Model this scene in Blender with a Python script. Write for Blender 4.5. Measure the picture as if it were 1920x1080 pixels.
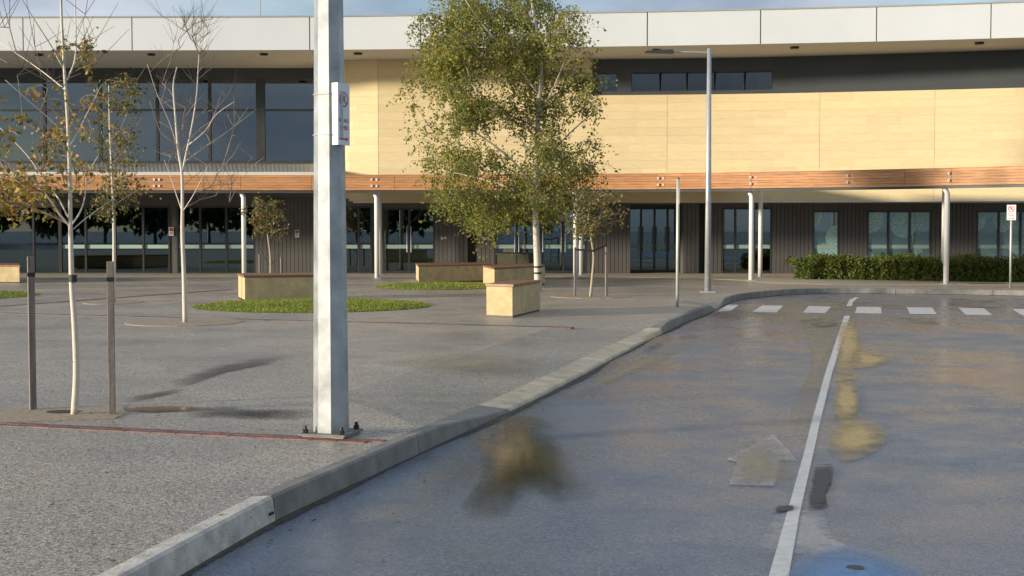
import bpy, math, random
import numpy as np
from mathutils import Vector, Matrix
R = math.radians
scn = bpy.context.scene
for o in list(bpy.data.objects): bpy.data.objects.remove(o)
col = scn.collection

# ------------------------------------------------------------ camera
F = 2500.0; CH = 1.55; ROADZ = -0.13
TH = math.atan(110 / F)
cam = bpy.data.cameras.new('camera'); camo = bpy.data.objects.new('camera', cam); col.objects.link(camo)
camo.location = (0, 0, CH); camo.rotation_euler = (math.pi / 2 - TH, 0, 0)
cam.sensor_width = 36; cam.lens = 36 * F / 1920; cam.clip_start = 0.05; cam.clip_end = 3000
scn.camera = camo
# ------------------------------------------------------------ sky, sun, exposure
SUN_EL, SUN_AZ = 7.6, 247.0      # azimuth clockwise from +Y (behind and left of the camera)
w = bpy.data.worlds.new('World'); scn.world = w; w.use_nodes = True
nt = w.node_tree; nt.nodes.clear()
def wn(t, **k):
    n = nt.nodes.new(t)
    for a, b in k.items(): setattr(n, a, b)
    return n
out = wn('ShaderNodeOutputWorld'); bg = wn('ShaderNodeBackground'); bg.inputs['Strength'].default_value = 0.15
sky = wn('ShaderNodeTexSky', sky_type='NISHITA', sun_disc=False)
sky.sun_elevation = R(SUN_EL); sky.sun_rotation = R(SUN_AZ); sky.air_density = 1.0; sky.dust_density = 0.6; sky.ozone_density = 2.0
tc = wn('ShaderNodeTexCoord'); mp = wn('ShaderNodeMapping'); mp.inputs['Scale'].default_value = (1, 1, 2.6)
mp.inputs['Location'].default_value = (0.35, 0.1, 0.0)
no = wn('ShaderNodeTexNoise'); no.inputs['Scale'].default_value = 3.2; no.inputs['Detail'].default_value = 7; no.inputs['Roughness'].default_value = 0.6
cr = wn('ShaderNodeValToRGB'); cr.color_ramp.elements[0].position = 0.32; cr.color_ramp.elements[1].position = 0.56
no2 = wn('ShaderNodeTexNoise'); no2.inputs['Scale'].default_value = 5.5; no2.inputs['Detail'].default_value = 6
cc = wn('ShaderNodeValToRGB')
cc.color_ramp.elements[0].position = 0.35; cc.color_ramp.elements[0].color = (1.15, 1.5, 2.0, 1)
cc.color_ramp.elements[1].position = 0.72; cc.color_ramp.elements[1].color = (2.9, 3.1, 3.4, 1)
mx = wn('ShaderNodeMixRGB')
L = nt.links.new
L(tc.outputs['Generated'], mp.inputs['Vector']); L(mp.outputs['Vector'], no.inputs['Vector']); L(mp.outputs['Vector'], no2.inputs['Vector'])
L(no.outputs['Fac'], cr.inputs['Fac']); L(no2.outputs['Fac'], cc.inputs['Fac'])
L(cr.outputs['Color'], mx.inputs['Fac']); L(sky.outputs['Color'], mx.inputs['Color1']); L(cc.outputs['Color'], mx.inputs['Color2'])
L(mx.outputs['Color'], bg.inputs['Color']); L(bg.outputs['Background'], out.inputs['Surface'])
sl = bpy.data.lights.new('sun', 'SUN'); slo = bpy.data.objects.new('sun', sl); col.objects.link(slo)
sl.energy = 3.8; sl.angle = R(4.0); sl.color = (1.0, 0.88, 0.70)
TOSUN = Vector((math.sin(R(SUN_AZ)) * math.cos(R(SUN_EL)), math.cos(R(SUN_AZ)) * math.cos(R(SUN_EL)), math.sin(R(SUN_EL))))
slo.rotation_euler = (-TOSUN).to_track_quat('-Z', 'Y').to_euler(); slo.location = (-20, -20, 12)
vs = scn.view_settings; vs.view_transform = 'Standard'; vs.look = 'None'; vs.gamma = 1; vs.use_curve_mapping = False; vs.exposure = 0.78
scn.render.engine = 'CYCLES'
scn.cycles.max_bounces = 8; scn.cycles.transparent_max_bounces = 24

# ------------------------------------------------------------ pixel helpers (directions from the photograph)
def ray(u, v):
    c, s = math.cos(TH), math.sin(TH)
    return Vector((u - 960, F * c + (540 - v) * s, -F * s + (540 - v) * c))
def G(u, v, z=0.0):
    d = ray(u, v); t = (z - CH) / d.z; return Vector((d.x * t, d.y * t, z))
def P(u, v, Y):
    d = ray(u, v); t = Y / d.y; return Vector((d.x * t, Y, CH + d.z * t))
def H(v, Y): return P(960, v, Y).z
def X(u, Y, v=430): return P(u, v, Y).x

# ------------------------------------------------------------ materials
MATS = {}
class NT:
    def __init__(s, name):
        s.m = bpy.data.materials.new(name); s.m.use_nodes = True; s.t = s.m.node_tree
        s.b = s.t.nodes['Principled BSDF']; s.o = s.t.nodes['Material Output']
    def n(s, t, props=None, **inp):
        x = s.t.nodes.new(t)
        for a, b in (props or {}).items(): setattr(x, a, b)
        for a, b in inp.items(): x.inputs[a.replace('_', ' ')].default_value = b
        return x
    def l(s, a, b): s.t.links.new(a, b)
    def ramp(s, fac, stops):
        r = s.n('ShaderNodeValToRGB'); e = r.color_ramp.elements
        while len(e) < len(stops): e.new(0.5)
        for i, (p, c) in enumerate(stops):
            e[i].position = p; e[i].color = tuple(c) + (1,) if not isinstance(c, (int, float)) else (c, c, c, 1)
        s.l(fac, r.inputs['Fac']); return r.outputs['Color']
    def noise(s, scale, detail=4, rough=0.55, coord='Object', vscale=None):
        t = s.n('ShaderNodeTexCoord'); v = t.outputs[coord]
        if vscale:
            mpn = s.n('ShaderNodeMapping'); mpn.inputs['Scale'].default_value = vscale; s.l(v, mpn.inputs['Vector']); v = mpn.outputs['Vector']
        x = s.n('ShaderNodeTexNoise', Scale=scale, Detail=detail, Roughness=rough); s.l(v, x.inputs['Vector']); return x.outputs['Fac']
    def mix(s, fac, a, b, mode='MIX'):
        x = s.n('ShaderNodeMixRGB', {'blend_type': mode})
        for i, q in ((0, fac), (1, a), (2, b)):
            if isinstance(q, bpy.types.NodeSocket): s.l(q, x.inputs[i])
            elif i == 0: x.inputs[0].default_value = q
            else: x.inputs[i].default_value = tuple(q) + (1,)
        return x.outputs[0]
    def bump(s, h, strength=0.3, dist=0.01):
        x = s.n('ShaderNodeBump', Strength=strength, Distance=dist); s.l(h, x.inputs['Height']); s.l(x.outputs[0], s.b.inputs['Normal'])
def mat(name, base, rough=0.6, metal=0.0, var=0.15, scale=6.0, spec=0.5, bump=0.0, bscale=60, vscale=None, rnd=0.0, rvar=0.0, coord='Object'):
    if name in MATS: return MATS[name]
    m = NT(name); f = m.noise(scale, 5, 0.6, coord, vscale)
    c = m.ramp(f, [(0.3, [x * (1 - var) for x in base]), (0.7, [min(1, x * (1 + var)) for x in base])])
    if rnd:
        oi = m.n('ShaderNodeObjectInfo'); rr = m.ramp(oi.outputs['Random'], [(0, 1 - rnd), (1, 1 + 0 * rnd)])
        c = m.mix(1.0, c, rr, 'MULTIPLY')
    m.l(c, m.b.inputs['Base Color']); m.b.inputs['Roughness'].default_value = rough
    if rvar:
        rr = m.ramp(m.noise(scale * 0.7, 4, 0.6, coord), [(0.35, max(0.03, rough - rvar)), (0.65, min(1, rough + rvar))]); m.l(rr, m.b.inputs['Roughness'])
    m.b.inputs['Metallic'].default_value = metal; m.b.inputs['Specular IOR Level'].default_value = spec
    if bump: m.bump(m.noise(bscale, 4, 0.6, coord), bump, 0.01)
    MATS[name] = m.m; return m.m

def m_asphalt():
    m = NT('asphalt')
    big = m.noise(0.42, 5, 0.6, 'Object', (1.0, 0.55, 1)); mid = m.noise(1.3, 5, 0.65); fine = m.noise(48, 5, 0.8)
    c = m.ramp(fine, [(0.30, (0.034, 0.043, 0.060)), (0.50, (0.105, 0.128, 0.165)), (0.72, (0.31, 0.33, 0.37))])
    d = m.ramp(big, [(0.35, (0.72, 0.78, 0.90)), (0.65, (1.2, 1.18, 1.14))])
    c = m.mix(1.0, c, d, 'MULTIPLY')
    # old silt left by the rain, in drifting patches along the road
    silt = m.ramp(m.noise(0.55, 6, 0.7, 'Object', (1.0, 0.45, 1)), [(0.50, 0.0), (0.72, 0.40)])
    c = m.mix(silt, c, (0.24, 0.21, 0.16))
    m.l(c, m.b.inputs['Base Color'])
    wet = m.ramp(m.mix(0.45, big, mid), [(0.36, 0.13), (0.47, 0.26), (0.63, 0.50)])
    m.l(wet, m.b.inputs['Roughness']); m.b.inputs['Specular IOR Level'].default_value = 0.5
    m.bump(m.mix(0.5, fine, m.noise(28, 4, 0.6)), 0.35, 0.006)
    return m.m
def m_aggregate():
    m = NT('exposed_aggregate')
    t = m.n('ShaderNodeTexCoord'); v = m.n('ShaderNodeTexVoronoi', Scale=88.0); m.l(t.outputs['Object'], v.inputs['Vector'])
    sep = m.n('ShaderNodeSeparateColor'); m.l(v.outputs['Color'], sep.inputs['Color'])
    c = m.ramp(sep.outputs[0], [(0.0, (0.11, 0.092, 0.078)), (0.25, (0.28, 0.240, 0.19)), (0.55, (0.40, 0.345, 0.272)), (0.8, (0.52, 0.455, 0.365)), (1.0, (0.66, 0.585, 0.48))])
    big = m.noise(0.45, 6, 0.65)
    c = m.mix(1.0, c, m.ramp(big, [(0.35, (0.80, 0.80, 0.82)), (0.68, (1.12, 1.08, 1.02))]), 'MULTIPLY')
    st = m.ramp(m.noise(1.4, 6, 0.7, 'Object', (1, 0.5, 1)), [(0.60, 0.0), (0.74, 0.55)])
    c = m.mix(st, c, (0.15, 0.125, 0.10))
    m.l(c, m.b.inputs['Base Color'])
    m.l(m.ramp(m.mix(0.5, big, m.noise(1.7, 4)), [(0.38, 0.30), (0.6, 0.62)]), m.b.inputs['Roughness'])
    m.bump(v.outputs['Distance'], 0.3, 0.005)
    return m.m
def m_leaf(name, stops, trans=0.35):
    m = NT(name); g = m.n('ShaderNodeNewGeometry')
    c = m.ramp(g.outputs['Random Per Island'], stops)
    n = m.ramp(m.noise(0.9, 3), [(0.3, (0.7, 0.75, 0.8)), (0.7, (1.25, 1.15, 1.0))]); c = m.mix(1.0, c, n, 'MULTIPLY')
    m.l(c, m.b.inputs['Base Color']); m.b.inputs['Roughness'].default_value = 0.5
    tr = m.n('ShaderNodeBsdfTranslucent'); m.l(c, tr.inputs['Color'])
    mxs = m.n('ShaderNodeMixShader'); mxs.inputs[0].default_value = trans
    m.l(m.b.outputs[0], mxs.inputs[1]); m.l(tr.outputs[0], mxs.inputs[2]); m.l(mxs.outputs[0], m.o.inputs['Surface'])
    return m.m
def m_glass(name, tint, refl=0.10, motif=False):
    m = NT(name)
    tr = m.n('ShaderNodeBsdfTransparent'); tr.inputs['Color'].default_value = tuple(tint) + (1,)
    gl = m.n('ShaderNodeBsdfGlossy', Roughness=0.01); gl.inputs['Color'].default_value = (0.85, 0.95, 1.0, 1)
    fr = m.n('ShaderNodeFresnel', IOR=1.5)
    ad = m.n('ShaderNodeMath', {'operation': 'ADD', 'use_clamp': True}); ad.inputs[1].default_value = refl; m.l(fr.outputs[0], ad.inputs[0])
    mxs = m.n('ShaderNodeMixShader'); m.l(ad.outputs[0], mxs.inputs[0]); m.l(tr.outputs[0], mxs.inputs[1]); m.l(gl.outputs[0], mxs.inputs[2])
    last = mxs.outputs[0]
    if motif:      # etched film of large overlapping discs and dotted fields on the panes
        t = m.n('ShaderNodeTexCoord')
        v = m.n('ShaderNodeTexVoronoi', Scale=0.85); v.inputs['Randomness'].default_value = 0.8; m.l(t.outputs['Object'], v.inputs['Vector'])
        disc = m.ramp(v.outputs['Distance'], [(0.50, 1.0), (0.52, 0.0)])
        sc = m.n('ShaderNodeSeparateColor'); m.l(v.outputs['Color'], sc.inputs['Color'])
        pick = m.ramp(sc.outputs[0], [(0.0, 0.25), (0.5, 0.6), (1.0, 0.95)])
        dots = m.ramp(m.noise(16, 3, 0.7), [(0.40, 0.35), (0.62, 1.0)])
        fac = m.mix(1.0, m.mix(1.0, disc, pick, 'MULTIPLY'), dots, 'MULTIPLY')
        fac = m.mix(1.0, fac, (0.22, 0.22, 0.22), 'ADD')
        m.b.inputs['Base Color'].default_value = (0.45, 0.74, 0.70, 1); m.b.inputs['Roughness'].default_value = 0.5
        mf = m.n('ShaderNodeMixShader'); m.l(fac, mf.inputs[0]); m.l(last, mf.inputs[1]); m.l(m.b.outputs[0], mf.inputs[2]); last = mf.outputs[0]
    m.l(last, m.o.inputs['Surface']); return m.m
def m_decal(name, c1, c2, rough=0.5, dens=0.5, scale=4.0, soft=0.35, streak=None, spec=0.5, amax=1.0, gain=1.0):
    """worn paint or silt: a sheet whose edge and middle break up into patches"""
    m = NT(name)
    f = m.noise(scale, 6, 0.7, 'Object', streak)
    m.l(m.ramp(m.noise(30, 3, 0.6), [(0.3, c1), (0.7, c2)]), m.b.inputs['Base Color'])
    m.b.inputs['Roughness'].default_value = rough; m.b.inputs['Specular IOR Level'].default_value = spec
    at = m.n('ShaderNodeAttribute', {'attribute_name': 'edge'})
    s = m.n('ShaderNodeMath', {'operation': 'MULTIPLY_ADD'}); s.inputs[1].default_value = gain; m.l(at.outputs['Fac'], s.inputs[0])
    k = m.n('ShaderNodeMath', {'operation': 'SUBTRACT'}); m.l(f, k.inputs[0]); k.inputs[1].default_value = 0.85 - dens; m.l(k.outputs[0], s.inputs[2])
    a = m.ramp(s.outputs[0], [(0.5 - soft * 0.5, 0.0), (0.5 + soft * 0.5, amax)])
    m.l(a, m.b.inputs['Alpha']); return m.m

M = {}
M['asphalt'] = m_asphalt(); M['agg'] = m_aggregate()
M['concrete'] = mat('concrete', (0.40, 0.36, 0.30), 0.7, var=0.22, scale=2.2, bump=0.3, bscale=45)
M['ramp'] = mat('ramp_concrete', (0.54, 0.45, 0.31), 0.65, var=0.28, scale=4, bump=0.3, bscale=45)
M['kerb'] = mat('kerb_concrete', (0.25, 0.235, 0.21), 0.65, var=0.28, scale=5, bump=0.4, bscale=50, rnd=0.3)
M['kerb_old'] = mat('kerb_concrete_bleached', (0.50, 0.46, 0.40), 0.7, var=0.3, scale=7, bump=0.5, bscale=40)
M['path'] = mat('path_concrete', (0.52, 0.45, 0.36), 0.7, var=0.18, scale=1.6, bump=0.2)
M['brick_band'] = mat('brick_band', (0.24, 0.10, 0.075), 0.5, var=0.3, scale=9, bump=0.3, rnd=0.35)
M['gravel'] = mat('decomposed_granite', (0.36, 0.28, 0.19), 0.8, var=0.3, scale=22, bump=0.5, bscale=80)
M['soil'] = mat('soil', (0.05, 0.04, 0.03), 0.9, var=0.4, scale=20, bump=0.8, bscale=40)
M['paint'] = mat('road_paint', (0.62, 0.60, 0.57), 0.5, var=0.16, scale=14, bump=0.2, bscale=80)
M['white'] = mat('white_panel', (0.60, 0.62, 0.63), 0.45, var=0.03, scale=0.6)
M['white_steel'] = mat('white_steel', (0.80, 0.78, 0.74), 0.4, var=0.05, scale=3)
M['soffit'] = mat('soffit', (0.62, 0.57, 0.48), 0.7, var=0.05, scale=0.6)
M['black'] = mat('black_fitting', (0.02, 0.02, 0.02), 0.5)
M['dark_clad'] = mat('charcoal_cladding', (0.092, 0.087, 0.080), 0.55, var=0.12, scale=1.2, vscale=(1, 1, 0.2))
M['dark_band'] = mat('charcoal_band', (0.055, 0.062, 0.066), 0.55, var=0.08, scale=0.8)
M['frame'] = mat('window_frame', (0.035, 0.037, 0.038), 0.4, var=0.1)
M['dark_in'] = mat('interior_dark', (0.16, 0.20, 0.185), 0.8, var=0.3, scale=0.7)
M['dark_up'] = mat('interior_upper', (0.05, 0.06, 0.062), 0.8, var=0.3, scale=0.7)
M['carpet'] = mat('interior_carpet', (0.10, 0.115, 0.11), 0.9, var=0.2, scale=2)
M['stone'] = mat('sandstone', (0.74, 0.595, 0.345), 0.8, var=0.055, scale=3.0, rnd=0.10, bump=0.15, bscale=30, vscale=(1, 1, 5), coord='Object')
M['stone_back'] = mat('sandstone_joint', (0.66, 0.525, 0.30), 0.85, var=0.06)
M['bench_stone'] = mat('bench_sandstone', (0.50, 0.385, 0.205), 0.8, var=0.20, scale=5, bump=0.3, bscale=35)
M['timber'] = mat('bench_timber', (0.30, 0.145, 0.07), 0.5, var=0.3, scale=6, vscale=(1, 1, 4), rnd=0.3)
M['fascia'] = mat('cedar_board', (0.52, 0.25, 0.105), 0.6, var=0.30, scale=7, vscale=(0.35, 0.35, 6), rnd=0.22)
M['roof'] = mat('zinc_roof', (0.33, 0.33, 0.32), 0.45, var=0.1, scale=1.5)
M['galv'] = mat('galvanised_steel', (0.40, 0.415, 0.42), 0.5, metal=0.75, var=0.24, scale=5, bump=0.08, bscale=20, rvar=0.1)
M['galv2'] = mat('galvanised_tube', (0.46, 0.48, 0.48), 0.45, metal=0.5, var=0.12, scale=5)
M['stake'] = mat('hardwood_stake', (0.21, 0.175, 0.15), 0.8, var=0.3, scale=9, vscale=(3, 3, 0.4), bump=0.4, bscale=40)
M['strap'] = mat('black_strap', (0.015, 0.015, 0.016), 0.6)
M['sign_white'] = mat('sign_white', (0.72, 0.72, 0.72), 0.35, var=0.05)
M['sign_red'] = mat('sign_red', (0.42, 0.03, 0.04), 0.4, var=0.05)
M['sign_black'] = mat('sign_black', (0.02, 0.02, 0.025), 0.4)
M['sign_back'] = mat('sign_bracket', (0.55, 0.56, 0.50), 0.5, metal=0.3, var=0.1)
M['decal_bar'] = mat('etched_bar', (0.36, 0.50, 0.44), 0.5, var=0.03)
M['glass'] = m_glass('tinted_glass', (0.34, 0.50, 0.47), 0.10)
M['glass_up'] = m_glass('tinted_glass_upper', (0.20, 0.28, 0.31), 0.12)
M['glass_strip'] = m_glass('tinted_glass_strip', (0.20, 0.28, 0.31), 0.05)
M['glass_motif'] = m_glass('etched_glass', (0.36, 0.52, 0.49), 0.10, True)
M['puddle'] = mat('puddle_water', (0.045, 0.04, 0.032), 0.04, var=0.2, scale=3, spec=0.5)
M['bark_white'] = None
def m_bark(name, base, dark, lo=0.60):
    m = NT(name)
    f = m.noise(9, 4, 0.6, 'Object', (1.2, 1.2, 3.2))
    c = m.ramp(f, [(0.30, [x * .85 for x in base]), (lo, base), (lo + 0.07, dark)])
    m.l(c, m.b.inputs['Base Color']); m.b.inputs['Roughness'].default_value = 0.75; m.bump(f, 0.3, 0.01); return m.m
M['bark_white'] = m_bark('birch_bark', (0.60, 0.54, 0.45), (0.06, 0.05, 0.04), 0.66)
M['bark_grey'] = m_bark('young_bark', (0.36, 0.30, 0.22), (0.16, 0.13, 0.10), 0.62)
M['bark_twig'] = mat('twig_bark', (0.24, 0.18, 0.13), 0.8, var=0.3, scale=5)
AUT = [(0.0, (0.10, 0.14, 0.022)), (0.35, (0.21, 0.255, 0.045)), (0.70, (0.31, 0.345, 0.065)), (0.92, (0.40, 0.34, 0.07)), (1.0, (0.48, 0.25, 0.06))]
M['leaf_birch'] = m_leaf('birch_leaf', AUT, 0.5)
M['leaf_gold'] = m_leaf('golden_leaf', [(0.0, (0.10, 0.12, 0.02)), (0.4, (0.24, 0.22, 0.04)), (0.7, (0.42, 0.29, 0.06)), (1.0, (0.46, 0.21, 0.05))])
M['leaf_mix'] = m_leaf('olive_leaf', [(0.0, (0.05, 0.07, 0.015)), (0.45, (0.13, 0.14, 0.03)), (0.8, (0.24, 0.19, 0.04)), (1.0, (0.30, 0.15, 0.04))])
M['leaf_brown'] = m_leaf('russet_leaf', [(0.0, (0.08, 0.08, 0.02)), (0.5, (0.19, 0.12, 0.035)), (1.0, (0.30, 0.16, 0.05))])
M['leaf_hedge'] = m_leaf('hedge_leaf', [(0.0, (0.02, 0.04, 0.006)), (0.5, (0.05, 0.085, 0.012)), (1.0, (0.10, 0.13, 0.02))], 0.25)
M['leaf_clip'] = m_leaf('clipped_leaf', [(0.0, (0.045, 0.075, 0.010)), (0.5, (0.095, 0.135, 0.018)), (1.0, (0.17, 0.19, 0.03))], 0.3)
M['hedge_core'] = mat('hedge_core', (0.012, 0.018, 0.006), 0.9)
M['grass'] = m_leaf('grass_blade', [(0.0, (0.16, 0.22, 0.025)), (0.6, (0.24, 0.30, 0.035)), (1.0, (0.34, 0.34, 0.07))], 0.3)
M['turf'] = mat('turf', (0.17, 0.215, 0.035), 0.9, var=0.3, scale=8, bump=0.6, bscale=60)

# ------------------------------------------------------------ mesh helpers
class MB:
    def __init__(s): s.v = []; s.f = []
    def add(s, vs, fs):
        k = len(s.v); s.v += [tuple(p) for p in vs]; s.f += [tuple(i + k for i in q) for q in fs]; return s
    def box(s, x0, x1, y0, y1, z0, z1, mtx=None):
        v = [Vector((x, y, z)) for z in (z0, z1) for x, y in ((x0, y0), (x1, y0), (x1, y1), (x0, y1))]
        if mtx: v = [mtx @ p for p in v]
        return s.add(v, [(3, 2, 1, 0), (4, 5, 6, 7), (0, 1, 5, 4), (1, 2, 6, 5), (2, 3, 7, 6), (3, 0, 4, 7)])
    def prism(s, pts, z0, z1):
        """plan polygon (x,y) counter-clockwise from above, extruded"""
        n = len(pts); v = [(p[0], p[1], z0) for p in pts] + [(p[0], p[1], z1) for p in pts]
        return s.add(v, [tuple(range(n))[::-1], tuple(range(n, 2 * n))] + [(i, (i + 1) % n, n + (i + 1) % n, n + i) for i in range(n)])
    def tube(s, pts, rad, n=8, caps=True, rot=0.0):
        pts = [Vector(p) for p in pts]
        if not hasattr(rad, '__len__'): rad = [rad] * len(pts)
        k = len(s.v); up = None
        for i, p in enumerate(pts):
            a = pts[max(0, i - 1)]; b = pts[min(len(pts) - 1, i + 1)]; t = (b - a)
            if t.length < 1e-7: t = Vector((0, 0, 1))
            t.normalize()
            if up is None: up = Vector((1, 0, 0)) if abs(t.x) < 0.9 else Vector((0, 1, 0))
            e = up - t * up.dot(t)
            if e.length < 1e-4: e = Vector((0, 1, 0)) - t * t.y
            e.normalize(); up = e; g = t.cross(e)
            for j in range(n):
                q = rot + 2 * math.pi * j / n; s.v.append(tuple(p + (e * math.cos(q) + g * math.sin(q)) * rad[i]))
        for i in range(len(pts) - 1):
            for j in range(n): s.f.append((k + i * n + j, k + i * n + (j + 1) % n, k + (i + 1) * n + (j + 1) % n, k + (i + 1) * n + j))
        if caps:
            s.f.append(tuple(k + j for j in range(n))[::-1]); s.f.append(tuple(k + (len(pts) - 1) * n + j for j in range(n)))
        return s
    def build(s, name, m, parent=None, smooth=False, bevel=0.0):
        me = bpy.data.meshes.new(name); me.from_pydata(s.v, [], s.f); me.update()
        if m: me.materials.append(m)
        if smooth:
            me.polygons.foreach_set('use_smooth', [True] * len(me.polygons))
        return link(name, me, parent, bevel)
def link(name, me, parent=None, bevel=0.0):
    o = bpy.data.objects.new(name, me); col.objects.link(o)
    if parent is not None:
        o.parent = parent
        o.matrix_parent_inverse = Matrix.Translation(parent_loc(parent)).inverted()
    if bevel:
        b = o.modifiers.new('bevel', 'BEVEL'); b.width = bevel; b.segments = 2; b.limit_method = 'ANGLE'
    return o
def parent_loc(o):
    l = Vector(o.location)
    return l
def thing(name, label, cat, loc, group=None, kind=None):
    o = bpy.data.objects.new(name, None); col.objects.link(o); o.location = loc; o.empty_display_size = 0.3
    if label: o['label'] = label
    if cat: o['category'] = cat
    if group: o['group'] = group
    if kind: o['kind'] = kind
    return o
def tag(o, label=None, cat=None, group=None, kind=None):
    for k, v in (('label', label), ('category', cat), ('group', group), ('kind', kind)):
        if v: o[k] = v
    return o
def catmull(pts, n=6):
    pts = [Vector(p) for p in pts]; q = [pts[0] * 2 - pts[1]] + pts + [pts[-1] * 2 - pts[-2]]; r = []
    for i in range(1, len(q) - 2):
        for j in range(n):
            t = j / n; a, b, c, d = q[i - 1:i + 3]
            r.append(0.5 * ((2 * b) + (c - a) * t + (2 * a - 5 * b + 4 * c - d) * t * t + (3 * b - a - 3 * c + d) * t ** 3))
    r.append(pts[-1]); return r
class Curve2:
    """plan curve by (pixel column, depth) samples, evaluated by pixel column"""
    def __init__(s, tab): s.t = tab
    def y(s, u):
        t = s.t
        if u <= t[0][0]: return t[0][1]
        for (a, b), (c, d) in zip(t, t[1:]):
            if u <= c:
                k = (u - a) / (c - a); return b + (d - b) * k
        return t[-1][1]
    def p(s, u):
        r = 120 if s.smooth else max(0, min(220, (u - 720) * .6)); y = sum(s.y(u + r * k / 4) for k in range(-4, 5)) / 9
        return Vector((X(u, y), y))
    smooth = True
    def line(s, u0, u1, n): return [s.p(u0 + (u1 - u0) * i / n) for i in range(n + 1)]
def off(pts, d):
    """offset a plan polyline along its left normal (towards -Y for a line running +X gives d<0)"""
    r = []
    for i, p in enumerate(pts):
        a = pts[max(0, i - 1)]; b = pts[min(len(pts) - 1, i + 1)]; t = (b - a); t = Vector((t[0], t[1])).normalized()
        r.append(Vector((p[0] - t.y * d, p[1] + t.x * d)))
    return r
def wall_strip(mb, front, thick, z0, z1):
    """closed curved slab: front line runs +X (faces -Y), thickness goes back"""
    back = off(front, thick); mb.prism([(p[0], p[1]) for p in front] + [(p[0], p[1]) for p in back[::-1]], z0, z1) if False else None
    n = len(front); v = []
    for a, b in zip(front, back): v += [(a[0], a[1], z0), (a[0], a[1], z1), (b[0], b[1], z1), (b[0], b[1], z0)]
    f = []
    for i in range(n - 1):
        k = 4 * i
        for j in range(4): f.append((k + j, k + 4 + j, k + 4 + (j + 1) % 4, k + (j + 1) % 4)[::-1])
    f += [(0, 1, 2, 3)[::-1], tuple(4 * (n - 1) + j for j in range(4))]
    mb.add(v, f); return mb
def sheet_attr(o, vals):
    a = o.data.attributes.new('edge', 'FLOAT', 'POINT'); a.data.foreach_set('value', vals)
def blob_sheet(name, pts, z, m, rings=5, jag=0.0, seed=1, parent=None, label=None):
    """ground stain or puddle: outline pixels -> sheet with an 'edge' falloff"""
    rnd = random.Random(seed); P3 = catmull([G(u, v, z) for u, v in pts] + [G(*pts[0], z)], 5)[:-1]
    c = sum(P3, Vector()) / len(P3); n = len(P3); v = [tuple(c)]; e = [1.0]; f = []
    jit = [1 + rnd.uniform(-jag, jag) for _ in P3]
    for r in range(1, rings + 1):
        k = r / rings
        for p, j in zip(P3, jit): v.append(tuple(c + (p - c) * k * (1 + (j - 1) * k))); e.append(1 - k)
    for j in range(n): f.append((0, 1 + j, 1 + (j + 1) % n))
    for r in range(rings - 1):
        a = 1 + r * n; b = a + n
        for j in range(n): f.append((a + j, b + j, b + (j + 1) % n, a + (j + 1) % n))
    mb = MB().add(v, f)
    o = mb.build(name, m, parent); sheet_attr(o, e); o['kind'] = 'structure'
    if label: o['label'] = label
    return o

# ============================================================ GROUND
RD = Vector((690, F, 0)).normalized()            # the road runs towards its vanishing point
g = MB(); S = 900
g.add([(-S, -S, ROADZ), (S, -S, ROADZ), (S, S, ROADZ), (-S, S, ROADZ)], [(0, 1, 2, 3)])
tag(g.build('road', M['asphalt']), 'wet blue-grey asphalt road with worn markings', None, None, 'structure')

kb = [(340, 1080), (430, 1027), (520, 976), (610, 933), (700, 892), (800, 845), (890, 803), (940, 780), (1000, 752), (1080, 711), (1160, 668), (1245, 624), (1292, 602),
      (1336, 584), (1346, 579), (1358, 572), (1374, 566), (1396, 561), (1430, 557), (1490, 552), (1600, 550), (1780, 552), (1930, 555), (2150, 560)]
kw = [G(u, v, ROADZ) for u, v in kb]
d0 = (kw[0] - kw[1]).normalized()
kw = [kw[0] + d0 * k for k in range(14, 0, -1)] + kw
for k in range(5): kw.append(kw[-1] + Vector((3.2, -.2, 0)))
path = catmull(kw, 8)
arc = [0.0]
for a, b in zip(path, path[1:]): arc.append(arc[-1] + (b - a).length)
def arc_at(u, v):
    q = G(u, v, ROADZ); i = min(range(len(path)), key=lambda k: (path[k] - q).length); return arc[i]
def at_arc(s):
    s = max(0, min(arc[-1], s))
    for i in range(len(arc) - 1):
        if arc[i + 1] >= s:
            k = (s - arc[i]) / max(1e-9, arc[i + 1] - arc[i]); p = path[i].lerp(path[i + 1], k); t = (path[min(i + 2, len(path) - 1)] - path[max(0, i - 1)]).normalized(); return p, t
    return path[-1], (path[-1] - path[-2]).normalized()
sA, sB = arc_at(800, 845), arc_at(960, 770)
sC, sD = arc_at(1225, 634), arc_at(1262, 616)
sE, sF, sG_, sH = arc_at(1332, 586), arc_at(1342, 580), arc_at(1352, 575), arc_at(1362, 570)
def sstep(a, b, x):
    k = max(0, min(1, (x - a) / (b - a))); return k * k * (3 - 2 * k)
def drop(s): return sstep(sA, sB, s) * (1 - sstep(sC, sD, s)) + sstep(sE, sF, s) * (1 - sstep(sG_, sH, s))
def kerb_prof(s):
    p, t = at_arc(s); nrm = Vector((-t.y, t.x, 0)); d = drop(s)
    wb = 0.15 + 0.17 * d; zt = 0.0 - 0.11 * d; wt = 0.025
    top = p + nrm * wt; top.z = zt; back = p + nrm * wb; back.z = -0.085 * d
    mid = p + nrm * (wt + 0.02); mid.z = zt + 0.012 * (1 - d) + 0.008 * d
    return p, top, mid, back
kerb = thing('kerb', None, None, path[0], None, 'structure'); kerb['label'] = 'concrete kerb between the plaza and the wet road'
cut = arc_at(520, 976)
joints = [0.0]; s_ = cut - 2.4 * math.floor(cut / 2.4)
if s_ > 0.3: joints.append(s_)
while joints[-1] < arc[-1] - 2.0: joints.append(joints[-1] + 2.4 if joints[-1] > s_ - 1e-6 else s_)
joints.append(arc[-1])
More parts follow.
